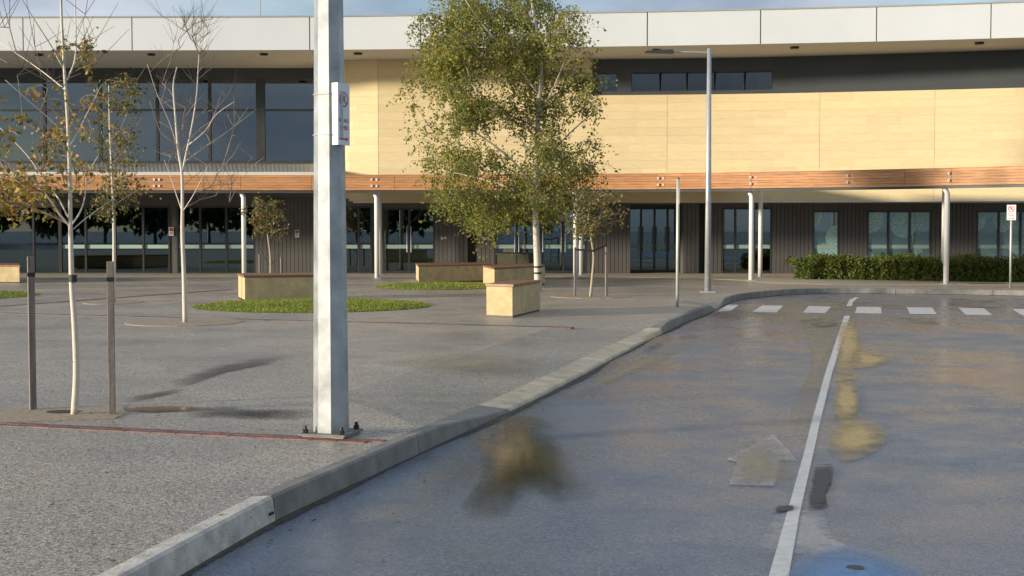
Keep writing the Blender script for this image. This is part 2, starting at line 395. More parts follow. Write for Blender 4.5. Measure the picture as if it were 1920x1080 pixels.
for a, b in zip(joints, joints[1:]):
    if b - a < 0.2: continue
    n = 10; v = []; f = []
    gp = 0.006
    for i in range(n + 1):
        s = a + gp + (b - a - 2 * gp) * i / n; p, top, mid, back = kerb_prof(s)
        v += [(p.x, p.y, ROADZ - 0.05), tuple(top), tuple(mid), (back.x, back.y, back.z + 0.004), (back.x, back.y, ROADZ - 0.05)]
    for i in range(n):
        for j in range(5): f.append((5 * i + j, 5 * i + (j + 1) % 5, 5 * i + 5 + (j + 1) % 5, 5 * i + 5 + j)[::-1])
    f += [(0, 1, 2, 3, 4), (5 * n + 4, 5 * n + 3, 5 * n + 2, 5 * n + 1, 5 * n)]
    o = MB().add(v, f).build('kerb_stone', M['kerb_old'] if abs(b - cut) < 0.05 else (M['ramp'] if drop((a + b) / 2) > 0.5 else M['kerb']), kerb)
    o['label'] = 'bleached kerb length with chipped holes at its end' if abs(b - cut) < 0.05 else ''
    if not o['label']: del o['label']
    if abs(b - cut) < 0.05:
        for q in (0.05, 0.085):
            p, t = at_arc(b - q); nrm = Vector((-t.y, t.x, 0)); hm = MB(); c = p + nrm * 0.004; c.z = ROADZ + 0.055
            hm.tube([c - nrm * 0.004, c + nrm * 0.03], 0.008, 8); hm.build('lifting_hole', M['black'], o)
# plaza slab, bounded by the back of the kerb
bk = []
s = 0.0
def plaza_edge(s):
    p, t = at_arc(s); b_ = kerb_prof(s)[3].copy(); d = drop(s); e = b_ + Vector((-t.y, t.x, 0)) * (1.3 if s < sD + 1 else .5) * d; e.z = 0; return b_, e
while s < arc[-1]: bk.append(plaza_edge(s)[1]); s += 0.22
bk.append(kerb_prof(arc[-1])[3])
for s0_, s1_, nm in ((sA, sD, 'dropped paving sloping to the long flush kerb'), (sE, sH, 'dropped paving at the end of the crossing')):
    v = []; f = []; n = 60
    for i in range(n + 1):
        b_, e = plaza_edge(s0_ + (s1_ - s0_) * i / n); e = e + (e - b_) * .01
        v += [(b_.x, b_.y, b_.z + .001), ((b_.x + e.x) / 2, (b_.y + e.y) / 2, b_.z / 2 + .001), (e.x, e.y, .001)]
    for i in range(n):
        for k_ in (0, 1): f.append((3 * i + k_, 3 * i + 3 + k_, 3 * i + 4 + k_, 3 * i + 1 + k_))
    tag(MB().add(v, f).build('paving_ramp', M['agg']), nm, None, None, 'structure')
poly = [(p.x, p.y) for p in bk] + [(45, 75), (-70, 75), (-70, bk[0].y)]
mb = MB(); mb.prism(poly[::1], ROADZ - 0.04, 0.0)
tag(mb.build('plaza', M['agg']), 'exposed aggregate plaza paving, damp in patches', None, None, 'structure')
# concrete path along the building and the far kerb
pp = [(-60, 60)] + [(X(u, Yv), Yv) for u, Yv in ((-400, 43.9), (300, 43.6), (900, 43.4), (1180, 43.0), (1300, 42.3), (1385, 40.6), (1440, 38.4), (1560, 37.2), (1760, 37.0), (2000, 36.6), (2150, 36.2))] + [(44, 60)]
mb = MB(); mb.prism(pp, 0.001, 0.005); tag(mb.build('footpath', M['path']), 'pale concrete footpath along the building', None, None, 'structure')

# paver bands: rows of clay pavers laid flush in the plaza
M['brick_dark'] = mat('brick_band_dark', (0.17, 0.095, 0.075), 0.5, var=0.3, scale=9, rnd=0.35)
def band(a, b, wdt, nrow, step, label, z=0.006):
    root = thing('paver_band', None, None, a, None, 'structure'); root['label'] = label
    d = (b - a); L_ = d.length; d.normalize(); nrm = Vector((-d.y, d.x, 0)); n = int(L_ / step)
    protos = {}
    me = None
    for i in range(n):
        for r in range(nrow):
            if me is None:
                mbx = MB().box(-step / 2 + 0.004, step / 2 - 0.004, -wdt / nrow / 2 + 0.004, wdt / nrow / 2 - 0.004, -0.02, 0.0); o = mbx.build('paver', M['brick_band'] if nrow > 1 else M['brick_dark']); me = o.data
            else: o = bpy.data.objects.new('paver', me); col.objects.link(o)
            p = a + d * ((i + 0.5 + 0.5 * (r % 2)) * step) + nrm * ((r + 0.5) / nrow - 0.5) * wdt
            o.parent = root; o.matrix_parent_inverse = Matrix.Translation(a).inverted()
            o.location = (p.x, p.y, z + random.Random(i * 7 + r).uniform(-0.001, 0.001)); o.rotation_euler = (0, 0, math.atan2(d.y, d.x))
random.seed(5)
band(G(-160, 788), G(742, 830), 0.17, 2, 0.22, 'red clay paver band running to the kerb past the light pole')
band(G(-200, 582.5), G(1105, 615.2), 0.2, 1, 0.30, 'dark red paver band across the middle of the plaza')
band(G(-60, 579), G(445, 542), 0.2, 1, 0.30, 'dark red paver band running diagonally towards the doors')

# painted markings
def mark(name, pts, m, z=ROADZ + 0.004, label=None):
    v = [tuple(G(u, w_, z)) for u, w_ in pts]; n = len(v)
    top = MB().add(v, [tuple(range(n))]); o = top.build(name, m)
    if o.data.polygons[0].normal.z < 0: o.data.flip_normals()
    o['kind'] = 'structure'
    if label: o['label'] = label
    return o
M['worn'] = m_decal('worn_paint', (0.42, 0.41, 0.39), (0.74, 0.72, 0.68), 0.5, 0.98, 6.0, 0.5)
zs = [[(1345, 584), (1370, 583), (1386, 571.5), (1364, 571)], [(1409, 585), (1456, 586), (1469, 573), (1430, 572.5)], [(1505, 586), (1547, 587), (1559, 575), (1516, 574)],
      [(1603, 587), (1653, 588), (1652, 575.5), (1607, 575)], [(1706, 588.5), (1756, 589), (1748, 576.5), (1700, 576)], [(1811, 590), (1861, 591), (1845, 578), (1797, 577)],
      [(1917, 591.5), (1968, 592.5), (1944, 579.5), (1896, 579)]]
for i, q in enumerate(zs): mark('crossing_stripe', q, M['paint'], label='white crossing stripe')
mark('lane_line', [(1583, 592), (1594, 592), (1560, 700), (1538, 790), (1525, 850), (1500, 960), (1478, 1085), (1470, 1130), (1395, 1130), (1440, 1085), (1476, 960), (1507, 850), (1522, 790), (1547, 700)][::-1], M['paint'], label='white lane line running along the road')
mark('lane_line', [(1587, 574), (1597, 574), (1600, 566), (1606, 560.5), (1612, 557.5), (1603, 557.5), (1594, 561), (1590, 567)][::-1], M['paint'], label='short curved end of the lane line past the crossing')
# worn marks, silt and puddles with shapes of their own
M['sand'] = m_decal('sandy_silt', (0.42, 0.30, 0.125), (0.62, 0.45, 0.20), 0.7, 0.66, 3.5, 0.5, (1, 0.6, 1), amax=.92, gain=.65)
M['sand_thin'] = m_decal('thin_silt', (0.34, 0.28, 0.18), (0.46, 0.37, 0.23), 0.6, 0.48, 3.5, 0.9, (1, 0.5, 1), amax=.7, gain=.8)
M['tar'] = m_decal('tar_patch', (0.012, 0.012, 0.014), (0.03, 0.03, 0.032), 0.5, 0.72, 9.0, 0.2, (0.35, 2.0, 1), amax=.97, gain=.6)
M['blue'] = m_decal('blue_bay_paint', (0.09, 0.23, 0.48), (0.16, 0.33, 0.60), 0.45, 0.72, 2.5, 0.7, (1, .5, 1), amax=.75, gain=.6)
M['ghost'] = m_decal('faded_white_paint', (0.42, 0.41, 0.40), (0.62, 0.60, 0.57), 0.55, 0.78, 9.0, 0.4, amax=.62, gain=.5)
M['tree_refl'] = m_decal('damp_tree_reflection', (0.035, 0.030, 0.012), (0.11, 0.085, 0.03), 0.2, 0.44, 4.0, 0.7, (1, .6, 1), amax=.55, gain=.6)  # olive reflection of the birch in the damp road, painted as colour
M['oil'] = m_decal('oil_spot', (0.02, 0.03, 0.028), (0.06, 0.07, 0.06), 0.3, 0.5, 7.0, 0.6)
z1, z2, z3 = ROADZ + 0.006, ROADZ + 0.010, ROADZ + 0.014
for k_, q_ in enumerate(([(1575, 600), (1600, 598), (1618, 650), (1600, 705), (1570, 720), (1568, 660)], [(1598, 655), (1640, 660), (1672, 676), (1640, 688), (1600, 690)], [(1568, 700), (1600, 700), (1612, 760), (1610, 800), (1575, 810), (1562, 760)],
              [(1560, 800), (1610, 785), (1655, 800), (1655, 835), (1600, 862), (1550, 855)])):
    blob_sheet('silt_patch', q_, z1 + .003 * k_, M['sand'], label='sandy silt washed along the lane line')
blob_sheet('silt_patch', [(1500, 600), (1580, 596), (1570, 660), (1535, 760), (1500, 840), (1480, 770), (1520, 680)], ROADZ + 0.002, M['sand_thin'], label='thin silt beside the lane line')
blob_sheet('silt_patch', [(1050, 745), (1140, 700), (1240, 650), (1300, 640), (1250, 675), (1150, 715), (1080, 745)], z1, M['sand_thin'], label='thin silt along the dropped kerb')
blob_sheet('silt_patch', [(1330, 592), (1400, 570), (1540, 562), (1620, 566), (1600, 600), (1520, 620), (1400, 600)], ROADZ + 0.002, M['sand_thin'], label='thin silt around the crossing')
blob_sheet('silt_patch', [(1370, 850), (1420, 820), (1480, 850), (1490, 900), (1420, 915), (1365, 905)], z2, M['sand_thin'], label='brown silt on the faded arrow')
M['arrow'] = m_decal('faded_arrow_paint', (0.42, 0.41, 0.40), (0.62, 0.60, 0.57), 0.55, 0.96, 7.0, 0.5, amax=.66)
mark('faded_arrow', [(1450, 814), (1496, 864), (1463, 862), (1452, 911), (1367, 908), (1382, 866), (1362, 862)][::-1], M['arrow'], z1, label='faded white arrow in the lane')
blob_sheet('worn_paint', [(1455, 965), (1500, 955), (1545, 960), (1560, 1005), (1620, 1040), (1560, 1045), (1440, 1030), (1430, 1010)], ROADZ + 0.002, M['ghost'], label='worn white paint around the lane line')
blob_sheet('tar_patch', [(1528, 868), (1560, 868), (1562, 905), (1550, 925), (1552, 955), (1515, 957), (1518, 915)], z2, M['tar'], label='black tar patch beside the lane line')
blob_sheet('tar_patch', [(1455, 948), (1490, 945), (1482, 958), (1452, 958)], z2, M['tar'], label='small black tar mark left of the lane line')
blob_sheet('blue_paint', [(1500, 1048), (1570, 1022), (1660, 1040), (1740, 1085), (1680, 1140), (1500, 1140), (1470, 1090)], z2, M['blue'], label='worn blue paint of a marked bay')
blob_sheet('oil_stain', [(1515, 606), (1545, 602), (1575, 605), (1565, 613), (1530, 614)], z2, M['oil'], label='dark oil stain near the crossing')
for q_ in ([(935, 800), (955, 782), (1005, 788), (1012, 830), (985, 850), (945, 845)], [(905, 905), (945, 850), (1000, 835), (1045, 870), (1030, 900), (970, 915)]):
    blob_sheet('damp_reflection', q_, z1, M['tree_refl'], label='damp patch by the dropped kerb with olive birch reflection painted in')
blob_sheet('damp_reflection', [(1015, 895), (1050, 893), (1075, 908), (1062, 922), (1030, 918)], z2, M['tree_refl'], label='small damp patch on the road with tree reflection painted in')
M['water'] = m_decal('shallow_water', (0.05, 0.042, 0.028), (0.07, 0.06, 0.04), 0.07, 0.58, 1.6, 0.6, (1, 0.5, 1), amax=.8, gain=.6)
M['water_mud'] = m_decal('muddy_water', (0.26, 0.13, 0.055), (0.32, 0.17, 0.07), 0.12, 0.55, 3.0, 0.5)
M['damp'] = m_decal('damp_paving', (0.085, 0.06, 0.045), (0.13, 0.10, 0.08), 0.3, 0.42, 3.0, 0.8, amax=.85)
blob_sheet('puddle', [(345, 775), (400, 762), (480, 763), (600, 770), (560, 786), (450, 786), (370, 783)], 0.006, M['water'], label='thin clear puddle beside the light pole')
blob_sheet('puddle', [(225, 766), (280, 760), (395, 762), (380, 770), (300, 774), (232, 772)], 0.007, M['water_mud'], label='orange muddy puddle beside the tree pad')
for q in ([(300, 720), (420, 680), (540, 665), (520, 680), (420, 700), (330, 730)], [(230, 745), (330, 728), (340, 735), (240, 756)], [(1000, 800), (1020, 790), (1035, 800)]):
    if q[0][0] < 900: blob_sheet('damp_patch', q, 0.006, M['damp'], label='dark damp patch on the plaza')
blob_sheet('puddle', [(870, 812), (930, 785), (1000, 778), (1040, 800), (1060, 850), (1120, 915), (1060, 945), (990, 930), (930, 985), (860, 960), (905, 880)], z2, M['water'], label='shallow puddle by the dropped kerb mirroring the big birch')
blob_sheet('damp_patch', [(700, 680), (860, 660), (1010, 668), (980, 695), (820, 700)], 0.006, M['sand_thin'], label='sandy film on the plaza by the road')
blob_sheet('debris_patch', [(1195, 636), (1225, 620), (1250, 618), (1240, 628), (1215, 640)], 0.008, M['damp'], label='dark leaf litter at the end of the dropped kerb')
M['grit'] = m_decal('gutter_grit', (0.02, 0.018, 0.014), (0.10, 0.08, 0.055), 0.7, 0.75, 9.0, 0.35, amax=.9, gain=.5)
v = []; f = []; e = []; s_ = 8.0
while s_ < arc[-1] - 4:
    p, t = at_arc(s_); nr_ = Vector((t.y, -t.x, 0)); wd_ = .05 + .03 * math.sin(s_ * 1.7) + .03 * math.sin(s_ * .6 + 1)
    for k_, ev in ((.0, .9), (.5, .6), (1.0, 0.0)):
        q_ = p + nr_ * (wd_ + .02) * k_; v.append((q_.x, q_.y, ROADZ + .005)); e.append(ev)
    s_ += .15
for i in range(len(v) // 3 - 1):
    for k_ in (0, 1): f.append((3 * i + k_, 3 * i + k_ + 1, 3 * i + k_ + 4, 3 * i + k_ + 3))
o = MB().add(v, f).build('gutter_grit', M['grit']); sheet_attr(o, e); tag(o, 'dark grit along the foot of the kerb', None, None, 'structure')
if o.data.polygons[0].normal.z < 0: o.data.flip_normals()
# drain slot and small cover
d = MB(); a, b = G(1818, 532), G(1884, 532); d.box(a.x, b.x, a.y - 0.12, a.y + 0.12, 0.004, 0.012)
tag(d.build('drain_grate', M['black']), 'dark slot drain in the footpath beside the hedge', 'drain')
c = G(1603, 1068, ROADZ); d = MB(); d.tube([c + Vector((0, 0, 0.0)), c + Vector((0, 0, 0.012))], 0.045, 16)
tag(d.build('valve_cover', mat('iron', (0.05, 0.05, 0.05), 0.5, metal=0.5)), 'small round iron cover in the blue paint', 'cover')

# tree pads and lawns
def disc(name, c, rx, ry, z, m, label, n=40, seed=0):
    rnd = random.Random(seed); pts = [(c.x + rx * math.cos(2 * math.pi * i / n) * rnd.uniform(.97, 1.03), c.y + ry * math.sin(2 * math.pi * i / n) * rnd.uniform(.97, 1.03)) for i in range(n)]
    o = MB().prism(pts, -0.02, z).build(name, m); o['kind'] = 'structure'; o['label'] = label; return o
pad = [G(-60, 768), G(228, 762), G(236, 776), G(215, 786), G(-60, 796)]
mb = MB(); mb.prism([(p.x, p.y) for p in pad][::-1], -0.02, 0.008); tag(mb.build('tree_pad', M['gravel']), 'tan gravel pad around the staked birch', None, None, 'structure')
disc('tree_pad', G(346, 604), 0.95, 1.0, 0.008, M['gravel'], 'tan gravel pad around the bare birch', seed=1)
disc('tree_pad', G(213, 567), 0.6, 0.8, 0.008, M['gravel'], 'tan gravel pad around the far staked birch', seed=2)
disc('tree_pad', G(1108, 556), 0.9, 0.9, 0.008, M['gravel'], 'tan gravel pad around the slender staked tree', seed=3)
c = G(118, 774); disc('soil_hole', c, 0.14, 0.10, 0.012, M['soil'], 'dark soil at the foot of the staked birch', 20, 4)
def lawn(c, rx, ry, dens, label, seed):
    rnd = random.Random(seed); n = 48
    mbx = MB(); v = [(c.x, c.y, 0.07)]; f = []
    for r in range(1, 6):
        k = r / 5
        for i in range(n):
            a = 2 * math.pi * i / n; v.append((c.x + rx * k * math.cos(a), c.y + ry * k * math.sin(a), 0.07 * (1 - k ** 3) + 0.004))
    for i in range(n): f.append((0, 1 + i, 1 + (i + 1) % n))
    for r in range(4):
        for i in range(n): a = 1 + r * n; f.append((a + i, a + n + i, a + n + (i + 1) % n, a + (i + 1) % n))
    root = mbx.add(v, f).build('lawn', M['turf']); tag(root, label, None, None, 'stuff')
    v = []; f = []
    for i in range(int(dens * math.pi * rx * ry)):
        a = rnd.uniform(0, 2 * math.pi); k = math.sqrt(rnd.random()) * rnd.uniform(.99, 1.012); x = c.x + rx * k * math.cos(a); y = c.y + ry * k * math.sin(a); z = 0.07 * (1 - min(1, k) ** 3) + 0.002
        q = rnd.uniform(0, math.pi); h = rnd.uniform(0.012, 0.04); w_ = rnd.uniform(0.006, 0.013); dx, dy = math.cos(q) * w_, math.sin(q) * w_; lx, ly = rnd.uniform(-.03, .03), rnd.uniform(-.03, .03)
        j = len(v); v += [(x - dx, y - dy, z), (x + dx, y + dy, z), (x + lx, y + ly, z + h)]; f.append((j, j + 1, j + 2))
    o = MB().add(v, f).build('grass', M['grass'], root); o['kind'] = 'stuff'
lawn(G(587, 573.5), 2.38, 2.3, 1500, 'round lawn in front of the long stone bench', 11)
lawn(G(825, 537), 1.75, 2.2, 500, 'smaller round lawn below the sandstone bench by the doors', 12)
lawn(G(-70, 555), 1.65, 2.1, 500, 'round lawn beside the stone bench at the glass wall', 13)

# ============================================================ BUILDING
roofc = Curve2([(-700, 44), (0, 44), (640, 43.8), (1212, 42.9), (1600, 42), (1920, 41), (2300, 39.5)])
upc = Curve2([(590, 48.8), (606, 47.9), (622, 47.3), (650, 46.75), (710, 46.4), (1300, 46.0), (1600, 45.0), (1920, 43.6), (2300, 42.0)]); upc.smooth = False
canc = Curve2([(-700, 41.8), (700, 41.8), (1000, 41.4), (1280, 40.7), (1600, 38.6), (1920, 35.9), (2250, 33.2)])
WY = 46.7; GY = 48.8; RB = H(95, 44); RT = RB + 1.06; ST = H(178, 46.0); SB = 2.53
bld = thing('community_building', 'two storey civic building with white roof edge, curved sandstone wall and dark glazed ground floor', 'building', (X(960, WY), WY, 0))
U0, U1 = -420, 2280
# roof edge panels
rj = [-420, -160, 49, 252, 583, 790, 1002, 1212, 1423, 1639, 1852, 2065, 2280]
rp = MB(); line = roofc.line(U0, U1, 60)
wall_strip(rp, off(line, 0.06), 0.3, RB + 0.03, RT - 0.03)
roof_edge = rp.build('roof_edge', M['dark_band'], bld)
for a, b in zip(rj, rj[1:]):
    q = MB(); wall_strip(q, roofc.line(a + 1.0, b - 1.0, 8), 0.05, RB, RT); q.build('roof_panel', M['white'], roof_edge)
cp = MB(); wall_strip(cp, off(line, -0.03), 0.42, RT + 0.004, RT + 0.05); cp.build('roof_capping', M['roof'], bld)
# roof slab and soffit
sf = MB(); ln = roofc.line(U0, U1, 60); v = []; f = []
bx = off(ln, 0.37)
top = [(p[0], p[1]) for p in bx] + [(bx[-1][0], 66), (bx[0][0], 66)]
sf.prism(top, RB + 0.01, RB + 0.14); sof = sf.build('soffit', M['soffit'], bld)
rs = MB(); rs.prism(top, RT - 0.3, RT - 0.1); rs.build('roof', M['roof'], bld)
s2 = MB(); wall_strip(s2, off(ln, 0.055), 0.31, RB + 0.008, RB + 0.025); s2.build('soffit_edge', M['soffit'], bld)
for u in (61, 274, 488, 667, 930, 1235, 1498, 1850):
    p = roofc.p(u); c = Vector((p.x, p.y + 0.9, RB + 0.0)); q = MB(); q.tube([c + Vector((0, 0, 0.011)), c + Vector((0, 0, -0.05))], 0.14, 14); q.build('downlight', M['black'], sof)
# rooftop antenna
c = P(488, 32, 46); am = thing('roof_antenna', 'thin whip antenna with small white fitting on the roof', 'antenna', (c.x, 46, RT - 0.1))
q = MB(); q.tube([(c.x, 46, RT - 0.1), (c.x, 46, RT + 1.6)], 0.02, 6); q.build('mast', M['galv2'], am)
q = MB(); q.tube([(c.x, 46, RT + 0.25), (c.x, 46, RT + 0.38)], 0.05, 8); q.build('insulator', M['white'], am)
# sandstone upper wall of coursed blocks
sw = MB(); wall_strip(sw, [Vector((p[0], p[1])) for p in off(upc.line(590, U1, 90), 0.007)], 0.35, SB + 0.004, ST - 0.004)
sand = sw.build('sandstone_wall', M['stone_back'], bld)
rnd = random.Random(21)
vj = [590, 710, 985, 1250, 1535, 1750, 1990, U1]
NC = 13; ch = (ST - SB) / NC
for r in range(NC):
    for a, b in zip(vj, vj[1:]):
        wpx = b - a; nb = max(1, round(wpx / 72)); cuts = [a] + sorted(a + wpx * (k + rnd.uniform(-.22, .22) + (0.5 if r % 2 else 0) * 0.5) / nb for k in range(1, nb)) + [b]
        for i, (c0, c1) in enumerate(zip(cuts, cuts[1:])):
            g0 = 0.35 if c0 == a else 0.03; g1 = 0.35 if c1 == b else 0.03
            ln2 = upc.line(c0 + g0, c1 - g1, 6 if c0 < 710 else 2); q = MB(); pr = rnd.uniform(0, 0.004)
            wall_strip(q, off(ln2, -pr), 0.006 + pr, SB + r * ch + 0.0015, SB + (r + 1) * ch - 0.0015); q.build('stone_block', M['stone'], sand)
# upper-left part of sandstone that runs to the soffit, and charcoal band on the right
q = MB(); wall_strip(q, upc.line(590, 1110, 30), 0.3, ST + 0.002, RB + 0.008)
us = q.build('sandstone_upper_wall', M['stone_back'], bld)
NC2 = 5; ch2 = (RB - ST) / NC2
for r in range(NC2):
    for a, b in ((590, 710), (710, 985), (985, 1110)):
        nb = max(1, round((b - a) / 80))
        for k in range(nb):
            c0 = a + (b - a) * k / nb; c1 = a + (b - a) * (k + 1) / nb; q = MB()
            wall_strip(q, off(upc.line(c0 + (.35 if k == 0 else .06), c1 - (.35 if k == nb - 1 else .06), 5), -0.006), 0.005, ST + r * ch2 + .0015, ST + (r + 1) * ch2 - .0015); q.build('stone_block', M['stone'], us)
# charcoal band with strip windows
wb0, wb1 = H(172, 46.3), H(137, 46.3)
def slab(c, u0, u1, z0, z1, m, name, par, o=0.0, th=0.3, n=20):
    q = MB(); wall_strip(q, off(c.line(u0, u1, n), o), th, z0, z1); return q.build(name, m, par)
bandw = slab(upc, 1111, U1, wb1, RB + 0.008, M['dark_band'], 'charcoal_band', bld, 0.16)
slab(upc, 1111, U1, ST + 0.002, wb0, M['dark_band'], 'band_base', bandw, 0.16)
slab(upc, 1111, 1119, wb0, wb1, M['dark_band'], 'band_pier', bandw, 0.16, n=2)
slab(upc, 1156, 1183, wb0, wb1, M['dark_band'], 'band_pier', bandw, 0.16, n=3)
slab(upc, 1446, U1, wb0, wb1, M['dark_band'], 'band_pier', bandw, 0.16, n=20)
for u0, u1 in ((1119, 1156), (1183, 1236), (1238, 1286), (1288, 1338), (1340, 1394), (1396, 1446)):
    wn_ = thing('window', None, None, (upc.p(u0).x, upc.p(u0).y, wb0)); wn_.parent = bld; wn_.matrix_parent_inverse = Matrix.Translation(bld.location).inverted()
    q = MB(); wall_strip(q, off(upc.line(u0 + 1, u1 - 1, 2), 0.24), 0.012, wb0 + .03, wb1 - .03); q.build('pane', M['glass_strip'], wn_)
    q = MB()
    for a, b in ((u0, u0 + 1.2), (u1 - 1.2, u1)): wall_strip(q, off(upc.line(a, b, 1), 0.2), 0.09, wb0, wb1)
    wall_strip(q, off(upc.line(u0 + 1.2, u1 - 1.2, 2), 0.2), 0.09, wb0, wb0 + .035); wall_strip(q, off(upc.line(u0 + 1.2, u1 - 1.2, 2), 0.2), 0.09, wb1 - .035, wb1)
    q.build('frame', M['frame'], wn_)
# interiors
def room(name, u0, u1, y0, y1, z0, z1, par):
    q = MB(); a = X(u0, y0); b = X(u1, y0)
    q.box(a, b, y1, y1 + 0.2, z0, z1); q.box(a - .2, a, y0, y1 + .2, z0, z1); q.box(b, b + .2, y0, y1 + .2, z0, z1)
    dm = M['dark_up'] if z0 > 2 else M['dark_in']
    o = q.build(name, dm, par)
    q = MB(); q.box(a, b, y0, y1, z0 - .1, z0 + .008); q.build('floor', M['carpet'], o)
    q = MB(); q.box(a, b, y0, y1, z1 + .004, z1 + .12); q.build('ceiling', dm, o); return o
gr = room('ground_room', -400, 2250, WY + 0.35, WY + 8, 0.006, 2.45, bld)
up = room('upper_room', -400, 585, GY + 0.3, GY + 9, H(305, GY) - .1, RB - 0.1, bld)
room('strip_room', 1112, 1460, 46.9, 52, wb0 - .4, RB - .2, bld)
# ground floor wall: solid ribbed cladding, glazing and doors, by pixel columns at depth WY
HT = 2.62
def solid(u0, u1, z0=0.0, z1=HT, yo=0.0, ribs=True, name='cladding'):
    a, b = X(u0, WY), X(u1, WY); q = MB(); q.box(a, b, WY + yo + 0.03, WY + yo + 0.3, z0, z1); o = q.build(name, M['dark_clad'], bld)
    if ribs:
        n = max(1, int((b - a) / 0.135)); st = (b - a) / n; r = MB()
        for i in range(n): r.box(a + i * st + .008, a + (i + 1) * st - .008, WY + yo, WY + yo + 0.028, z0 + .002, z1 - .002)
        r.build('cladding_board', M['dark_clad'], o)['kind'] = 'stuff'
    return o
def glazing(u0, u1, zt, mull, yo=0.0, decal=True, m='glass', door=False, z0=0.0, name=None):
    a, b = X(u0, WY), X(u1, WY); y = WY + yo
    root = thing(name or ('door' if door else 'window'), None, None, (a, y, z0)); root.parent = bld; root.matrix_parent_inverse = Matrix.Translation(bld.location).inverted()
    def par(o): return o
    q = MB(); w_ = 0.055
    q.box(a, a + w_, y, y + .12, z0, zt); q.box(b - w_, b, y, y + .12, z0, zt); q.box(a + w_, b - w_, y, y + .12, zt - w_, zt); q.box(a + w_, b - w_, y, y + .12, z0, z0 + (.10 if door else .05))
    xs = [a + w_]
    for u in mull:
        x = X(u, WY); q.box(x - .035, x + .035, y, y + .12, z0 + (.10 if door else .05), zt - w_); xs += [x - .035, x + .035]
    xs.append(b - w_); fo = q.build('frame', M['frame'], root)
    for i in range(0, len(xs), 2):
        if xs[i + 1] - xs[i] < .05: continue
        g_ = MB(); g_.box(xs[i], xs[i + 1], y + .055, y + .065, z0 + .05, zt - w_); g_.build('pane', M[m], root)
        if decal:
            d_ = MB(); d_.box(xs[i] + .012, xs[i + 1] - .012, y + .046, y + .052, .88, 1.01); d_.build('safety_strip', M['decal_bar'], root)
    if zt < HT:
        q = MB(); q.box(a, b, y + .02, y + .3, zt + .002, HT); q.build('head_panel', M['dark_clad'], root)
    if door:
        for u in mull:
            for s_ in (-1, 1):
                x = X(u, WY) + s_ * .07; h_ = MB(); h_.tube([(x, y - .05, .75), (x, y - .05, 1.65)], .014, 8); h_.tube([(x, y - .05, .8), (x, y + .02, .8)], .01, 6); h_.tube([(x, y - .05, 1.6), (x, y + .02, 1.6)], .01, 6); h_.build('handle', M['galv2'], root)
    return root
HL = 3.3
glazing(-400, 112, 2.36, [-300, -200, -100, -20, 62], decal=False)
glazing(112, 318, 2.36, [160, 215, 268], decal=True)
solid(318, 331, ribs=False)
glazing(331, 478, 2.36, [375, 424], door=False)
solid(478, 640)
glazing(640, 697, 2.36, [672])
solid(697, 717, ribs=False)
glazing(717, 815, 2.28, [767], door=True)
solid(815, 877); solid(877, 894, yo=0.5, ribs=False); solid(894, 927)
glazing(927, 1100, 2.28, [969, 1014, 1056], door=True)
solid(1100, 1182)
glazing(1182, 1281, 2.32, [1209, 1235, 1260], yo=1.3, door=True)
a, b = X(1182, WY), X(1281, WY)
for x0_ in (a - .012, b + .002): q = MB(); q.box(x0_, x0_ + .01, WY + .31, WY + 1.4, 0, HT); q.build('porch_reveal', M['dark_clad'], bld)
solid(1281, 1311); solid(1311, 1323, yo=.4, ribs=False); solid(1323, 1353)
glazing(1353, 1448, 2.30, [1379, 1414])
solid(1448, 1524)
glazing(1524, 1574, 2.2, [], m='glass_motif', z0=.35); solid(1524, 1574, 0, .348)
solid(1574, 1626)
glazing(1626, 1747, 2.2, [1666, 1706], m='glass_motif', z0=.35); solid(1626, 1747, 0, .348)
solid(1747, 1831)
glazing(1831, 1952, 2.2, [1873, 1914], m='glass_motif', z0=.35); solid(1831, 1952, 0, .348)
solid(1952, 2250)
# wall above ground floor behind canopy on the left, and underside of the sandstone storey
q = MB(); q.box(X(-400, WY), X(640, WY), WY + .03, WY + .3, HT + .002, 3.5); q.build('canopy_wall', M['dark_clad'], bld)
ln = [p for p in off(upc.line(642, U1, 50), 0.36)]
q = MB(); pts = [(p[0], p[1]) for p in ln]
if True:
    fr = [Vector((p[0], min(p[1], WY - .001))) for p in ln]
    q.prism([(p.x, p.y) for p in upc.line(642, U1, 50)] + [(X(U1, WY), WY + .34), (X(642, WY), WY + .34)], SB - .06, SB - .001)
q.build('storey_soffit', M['soffit'], bld)
# fill between ground head and sandstone storey
q = MB(); q.box(X(640, WY), X(2250, WY), WY + .32, WY + .5, 2.4, 2.75); q.build('head_beam', M['dark_clad'], bld)
